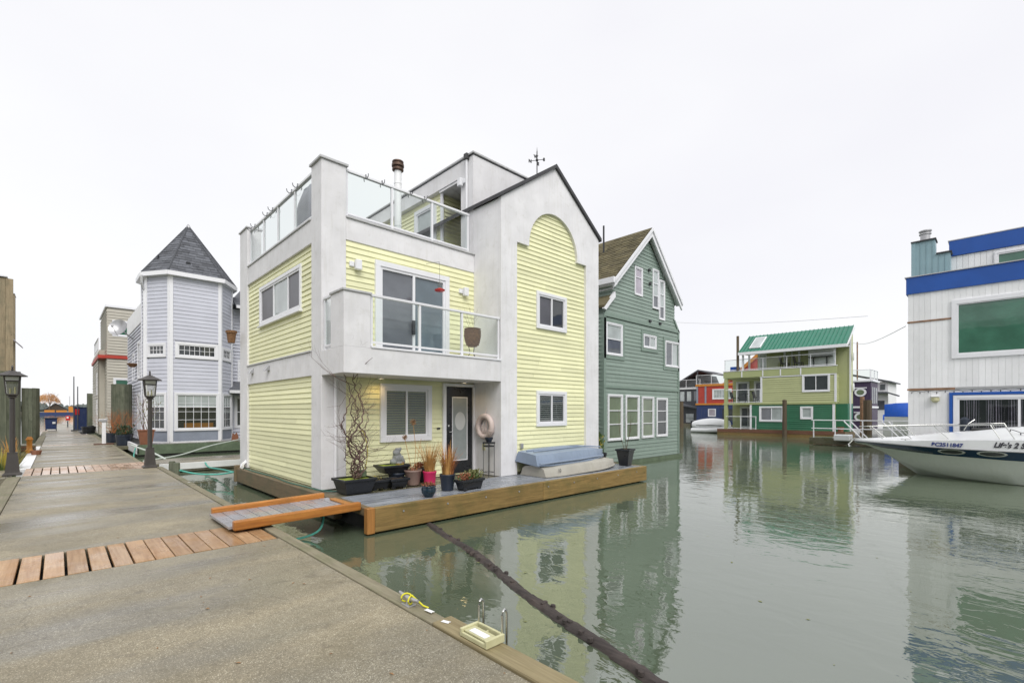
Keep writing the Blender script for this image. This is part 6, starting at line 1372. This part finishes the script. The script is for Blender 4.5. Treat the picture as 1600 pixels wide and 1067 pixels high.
# upturned dinghies
def dinghy(t, x0, x1, y, z, hw, h, mat, roll=0, pw=.55, flat_=.62, nm='hull'):
    rings = []; n = 15
    for i in range(n):
        k = i/(n-1); x = x0+(x1-x0)*k; w_ = hw*(min(1, (1-k)/.38))**pw*(.80+.2*min(1, k/.15)); w_ = max(w_, .03); hh = h*(.88+.12*math.sin(math.pi*min(1, k*1.1)))*(1-.35*max(0, k-.7)/.3)
        sec = [(-w_-.03, 0), (-w_-.03, .025), (-w_, .03), (-w_*.97, hh*.35), (-w_*.86, hh*.75), (-w_*flat_, hh*.95), (0, hh), (w_*flat_, hh*.95), (w_*.86, hh*.75), (w_*.97, hh*.35), (w_, .03), (w_+.03, .025), (w_+.03, 0)]
        c_, s_ = math.cos(roll), math.sin(roll)
        rings.append([(x, y+a*c_-b*s_, z+a*s_+b*c_+.03*k) for a, b in sec])
    m_ = MB().loft(rings, closed=True, caps=True); return m_.build(nm, mat, t, smooth=True)
t = thing('beige_dinghy', 'upturned beige dinghy lying on the deck under the blue one', 'dinghy', (9.1, 7.25, .4)); dinghy(t, 7.60, 10.7, 7.22, .405, .46, .26, 'dinghy_beige')
kk = MB(); kk.tube([(7.65, 7.22, .66), (9.5, 7.22, .69), (10.5, 7.22, .60)], .02, 5); kk.build('keel', 'dinghy_beige', t)
sq_ = text_mesh('10', .11, 'lettering', .001); 
for v_ in sq_.vertices: v_.co = Vector((7.98+v_.co.x, 6.765+.15*v_.co.y-v_.co.z-.004, .50+v_.co.y))-Vector(t.location)
sq_.materials.append(M['lettering_dark']); o = bpy.data.objects.new('lettering', sq_); COL.objects.link(o); o.parent = t
t = thing('blue_dinghy', 'upturned blue grey dinghy stacked on top of the beige one', 'dinghy', (8.9, 7.3, .68)); dinghy(t, 7.50, 10.35, 7.34, .675, .42, .28, 'dinghy_blue', R(6), .5, .8)
kk = MB(); 
for yy in (7.2, 7.42): kk.tube([(7.6, yy, .95), (9.4, yy, .985), (10.1, yy, .93)], .016, 5)
kk.tube([(7.49, 6.9, .70), (8.9, 6.89, .72), (9.9, 6.98, .74)], .02, 5); kk.build('keel_strips', 'dinghy_blue', t)

# ================================================================ CLUTTER ALONG THE DOCK
t = plant_pot('terracotta_planter', 'square terracotta planter with thin shrub behind the right lantern post', 2.72, 24.35, .48); rectpot(t, 2.62, 24.4, .48, .52, .48, .60, .72, 'terracotta'); rectsoil(t, 2.62, 24.4, 1.02, .48, .44, 'soil'); tw = MB()
for k in range(9): bare_tree(tw, (2.62+random.uniform(-.12, .12), 24.4, 1.0), (random.uniform(-.4, .3), random.uniform(-.3, .3), 1), .75, .014, 2, .4, .4)
tw.build('stems', 'vine', t); leaves(2.55, 24.4, 1.3, 120, .5, .3, .95, .09, .35).build('leaves', 'leaf_olive', t)
t = thing('clay_ornament', 'small orange clay ornament on the turret house sill', 'ornament', (5.9, 24.4, .48)); m_ = MB(); m_.prism(FY(24.35), [(5.72, .48), (5.96, .48), (6.0, .66), (5.93, .86), (5.85, .76), (5.78, .84), (5.74, .66)], -.12, 0); m_.build('body', 'terracotta', t, bevel=.01)
random.seed(44)
t = plant_pot('ornamental_grass', 'big tuft of yellow and green grass at the left lantern post', -1.05, 18.6, .05, cat='grass'); blades(-1.08, 18.6, .1, 320, .95, .45, .022, .28, .9).build('dry_blades', 'leaf_yellow', t, kind='stuff'); blades(-1.08, 18.5, .1, 260, .62, .40, .02, .3, .6).build('green_blades', 'leaf_green', t, kind='stuff'); blades(-.92, 18.7, .25, 60, 1.15, .3, .03, .08, .9).build('plumes', 'dry_grass', t, kind='stuff')
for (x, y, s_, mt, pm_, lb) in ((2.15, 27.6, .30, 'leaf_dark', 'navy_plastic', 'dark leaved plant in a blue tub by the grey house door'), (2.30, 29.0, .34, 'dry_grass_dark', 'black_plastic', 'rusty twiggy shrub in a dark tub before the right pile'), (1.95, 30.6, .28, 'orange_twig', 'navy_plastic', 'orange flowering plant in a tub left of the twiggy shrub'), (1.55, 44.0, .40, 'leaf_dark', 'black_plastic', 'black tub right of the navy cabinets'), (1.95, 46.5, .40, 'leaf_dark', 'black_plastic', 'black tub in front of the farthest right pile')):
    t = plant_pot('tub', lb, x, y, .29); roundpot(t, x, y, .29, s_, .48, pm_, .8, .06); disc(t, x, y, .72, s_*.85)
    if mt != 'leaf_dark' or y < 40:
        if 'twiggy' in lb:
            tw = MB()
            for k in range(16): bare_tree(tw, (x+random.uniform(-.12, .12), y, .72), (random.uniform(-.6, .6), random.uniform(-.5, .5), 1), .55, .012, 2, .5, .3)
            tw.build('twigs', 'dry_grass_dark', t)
        else: leaves(x, y, .74, 200, s_*1.2, s_, .42, .13).build('leaves', mt, t)
tag(MB().box(1.75, 2.9, 27.0, 30.2, .14, .29).build('side_platform', 'deck_old', loc=(2.3, 28.6, .14), bevel=.01), 'dark wooden side platform under the tubs by the grey house', 'platform')
t = thing('pedestal', 'white power pedestal at the right dock edge before the big pile', 'pedestal', (1.55, 29.0, .3)); MB().box(1.48, 1.62, 28.9, 29.04, .3, 1.35).build('body', 'white_paint', t, bevel=.01); MB().box(1.36, 1.66, 28.86, 29.08, 1.35, 1.48).build('head', 'galvanised', t, bevel=.02); MB().box(1.2, 1.9, 28.7, 29.3, .3, .34).build('foot', 'red_float', t)
t = thing('cabinet', 'navy metal utility cabinet with a red notice by the masts', 'cabinet', (1.05, 52, .3)); MB().box(.92, 1.9, 51.5, 52.6, .3, 2.1).build('body', 'navy_paint', t, bevel=.02); MB().box(1.0, 1.25, 51.46, 51.495, 1.55, 2.0).build('notice', 'red_plastic', t); MB().add([(.88, 51.44, 2.105), (1.94, 51.44, 2.105), (1.94, 52.65, 2.105), (.88, 52.65, 2.105), (.88, 51.44, 2.2), (1.94, 51.44, 2.12), (1.94, 52.65, 2.12), (.88, 52.65, 2.2)], [(0, 1, 2, 3), (4, 5, 6, 7), (0, 1, 5, 4), (1, 2, 6, 5), (2, 3, 7, 6), (3, 0, 4, 7)]).build('lid', 'navy_paint', t)
for x, y, h, lb in ((.90, 49.5, 4.2, 'taller thin dark flagpole beside the navy cabinet'), (1.15, 51.0, 3.5, 'shorter thin dark flagpole in front of the navy cabinet')):
    t = thing('flagpole', lb, 'pole', (x, y, .3)); MB().tube([(x, y, .3), (x, y, .3+h)], [.045, .03], 8).build('pole', 'charcoal_paint', t, smooth=True); MB().box(x-.16, x+.16, y-.16, y+.16, .3, .4).build('foot', 'charcoal_paint', t)
t = thing('fire_cabinet', 'red fire hose cabinet on a short post at the far right dock edge', 'cabinet', (.72, 62, .3)); MB().box(.55, .88, 61.9, 62.2, .95, 1.4).build('body', 'red_plastic', t, bevel=.03); MB().tube([(.7, 62.05, .3), (.7, 62.05, .9)], .05, 6).build('post', 'charcoal_paint', t); MB().box(.62, .75, 61.88, 61.898, 1.15, 1.3).build('label_plate', 'white_paint', t)
t = thing('recycling_cart', 'navy wheeled bin at the left edge far along the dock', 'bin', (-.38, 52, .3)); m_ = MB(); m_.hexa([(-.68, 51.6, .42), (-.72, 51.55, 1.25), (-.68, 52.2, .42), (-.72, 52.3, 1.25), (-.06, 51.6, .42), (-.02, 51.55, 1.25), (-.06, 52.2, .42), (-.02, 52.3, 1.25)]); m_.build('body', 'navy_paint', t, bevel=.02)
MB().box(-.75, .01, 51.5, 52.35, 1.255, 1.34).build('lid', 'navy_plastic', t, bevel=.03); MB().box(-.3, -.12, 51.53, 51.56, .85, 1.0).build('sticker', 'white_paint', t)
for x in (-.66, -.08): MB().tube([(x-.03, 52.1, .42), (x+.03, 52.1, .42)], .12, 12).build('wheel', 'rubber', t)
t = thing('wood_stack', 'reddish stack of weathered planks at the left dock edge', 'planks', (-.8, 26, .3))
for k in range(5): MB().box(-1.35+.05*k, -.62, 25.2+.12*k, 26.9, .30+.05*k, .345+.05*k).build('plank', 'red_float' if k % 2 else 'deck_old', t)
for x, y, mt, lb in ((-.75, 24.9, 'orange_paint', 'small orange hydrant like fitting at the left dock edge'), (-1.05, 24.4, 'black_plastic', 'black bollard beside the orange fitting')):
    tag(MB().lathe((x, y, .1 if mt[0] == 'b' else .3), [(.10, 0), (.11, .1), (.08, .14), (.08, .45), (.11, .5), (.06, .6)], 10).build('fitting', mt, loc=(x, y, .3), smooth=True), lb, 'fitting')
tag(MB().lathe((-.55, 23.8, .3), [(.12, 0), (.16, .14), (.14, .15)], 10).build('flower_pot', 'terracotta', loc=(-.55, 23.8, .3)), 'small clay pot at the left edge of the middle dock section', 'pot')
t = thing('fence_rail', 'low dark railing beyond the farthest right pile', 'railing', (2.5, 60, .3))
for y in (55, 58, 61): MB().tube([(2.2, y, .0), (2.2, y, 1.2)], .05, 6).build('post', 'charcoal_paint', t)
for z in (.7, 1.15): MB().tube([(2.2, 55, z), (2.2, 61, z)], .03, 6).build('rail', 'charcoal_paint', t)

fl_ = MB(); random.seed(77)      # scattered leaf litter on the concrete
for k in range(46):
    x, y = random.uniform(-.5, 1.9), random.choice((random.uniform(.8, 6), random.uniform(7.3, 15)))
    a, l = random.uniform(0, 6.28), random.uniform(.008, .022); c_, s_ = math.cos(a), math.sin(a)
    fl_.add([(x-l*c_, y-l*s_, .302), (x+l*.4*s_, y-l*.4*c_, .306), (x+l*c_, y+l*s_, .303), (x-l*.4*s_, y+l*.4*c_, .308)], [(0, 1, 2, 3)])
o = fl_.build('leaf_litter', 'seed', loc=(1, 5, .3)); o['kind'] = 'stuff'; tag(o, 'scattered dark leaf litter on the concrete dock', 'leaves')
# ================================================================ houses behind the camera, seen in the window panes
def neighbour(x0, x1, y0, y1, h, mt, lb, F, a, b, rows_):
    t = thing('neighbour_house', lb, 'house', ((x0+x1)/2, (y0+y1)/2, .3)); w = MB(); w.box(x0, x1, y0, y1, -.1, h); w.build('wall', mt, t)
    clapboards(F, .5, h-.4, .16, rect(a, b), [(a+1+i*2.4, a+2.4+i*2.4, z, z+1.3) for i in range(int((b-a-1)/2.4)) for z in rows_], mt, t, joined=True)
    for z in rows_:
        for i in range(int((b-a-1)/2.4)): window(t, F, a+1+i*2.4, a+2.4+i*2.4, z, z+1.3, (1, 1), (1,), .1, panes='pane_dark')
    part(MB().fbox(F, a-.1, b+.1, h-.38, h+.1, -.2, .12), 'parapet', 'white_paint', t); railing(t, F, [a+i*(b-a)/5 for i in range(6)], h+.1, h+1.0)
neighbour(8, 18.5, -17, -10, 7.2, 'grey_siding', 'pale grey float house behind the viewer, seen only in the window panes', lambda s, z, n=0: (s, -10+n, z), 8, 18.5, (1.0, 4.4))
neighbour(-17, -7.5, -9, 3.5, 8.2, 'sage_siding', 'green float house left behind the viewer, seen only in the window panes', FXp(-7.5), -9, 3.5, (1.0, 4.6))

dl = MB(); random.seed(91)       # bits of leaf and scum afloat
for k in range(34):
    x, y = random.uniform(2.3, 9), random.uniform(.6, 6.2); a, l = random.uniform(0, 6.28), random.uniform(.008, .028); c_, s_ = math.cos(a), math.sin(a)
    dl.add([(x-l*c_, y-l*s_, .003), (x+l*.5*s_, y-l*.5*c_, .004), (x+l*c_, y+l*s_, .003), (x-l*.5*s_, y+l*.5*c_, .004)], [(0, 1, 2, 3)])
o = dl.build('floating_leaves', 'leaf_olive', loc=(5, 3, 0)); o['kind'] = 'stuff'; tag(o, 'few small leaves floating on the green water', 'leaves')
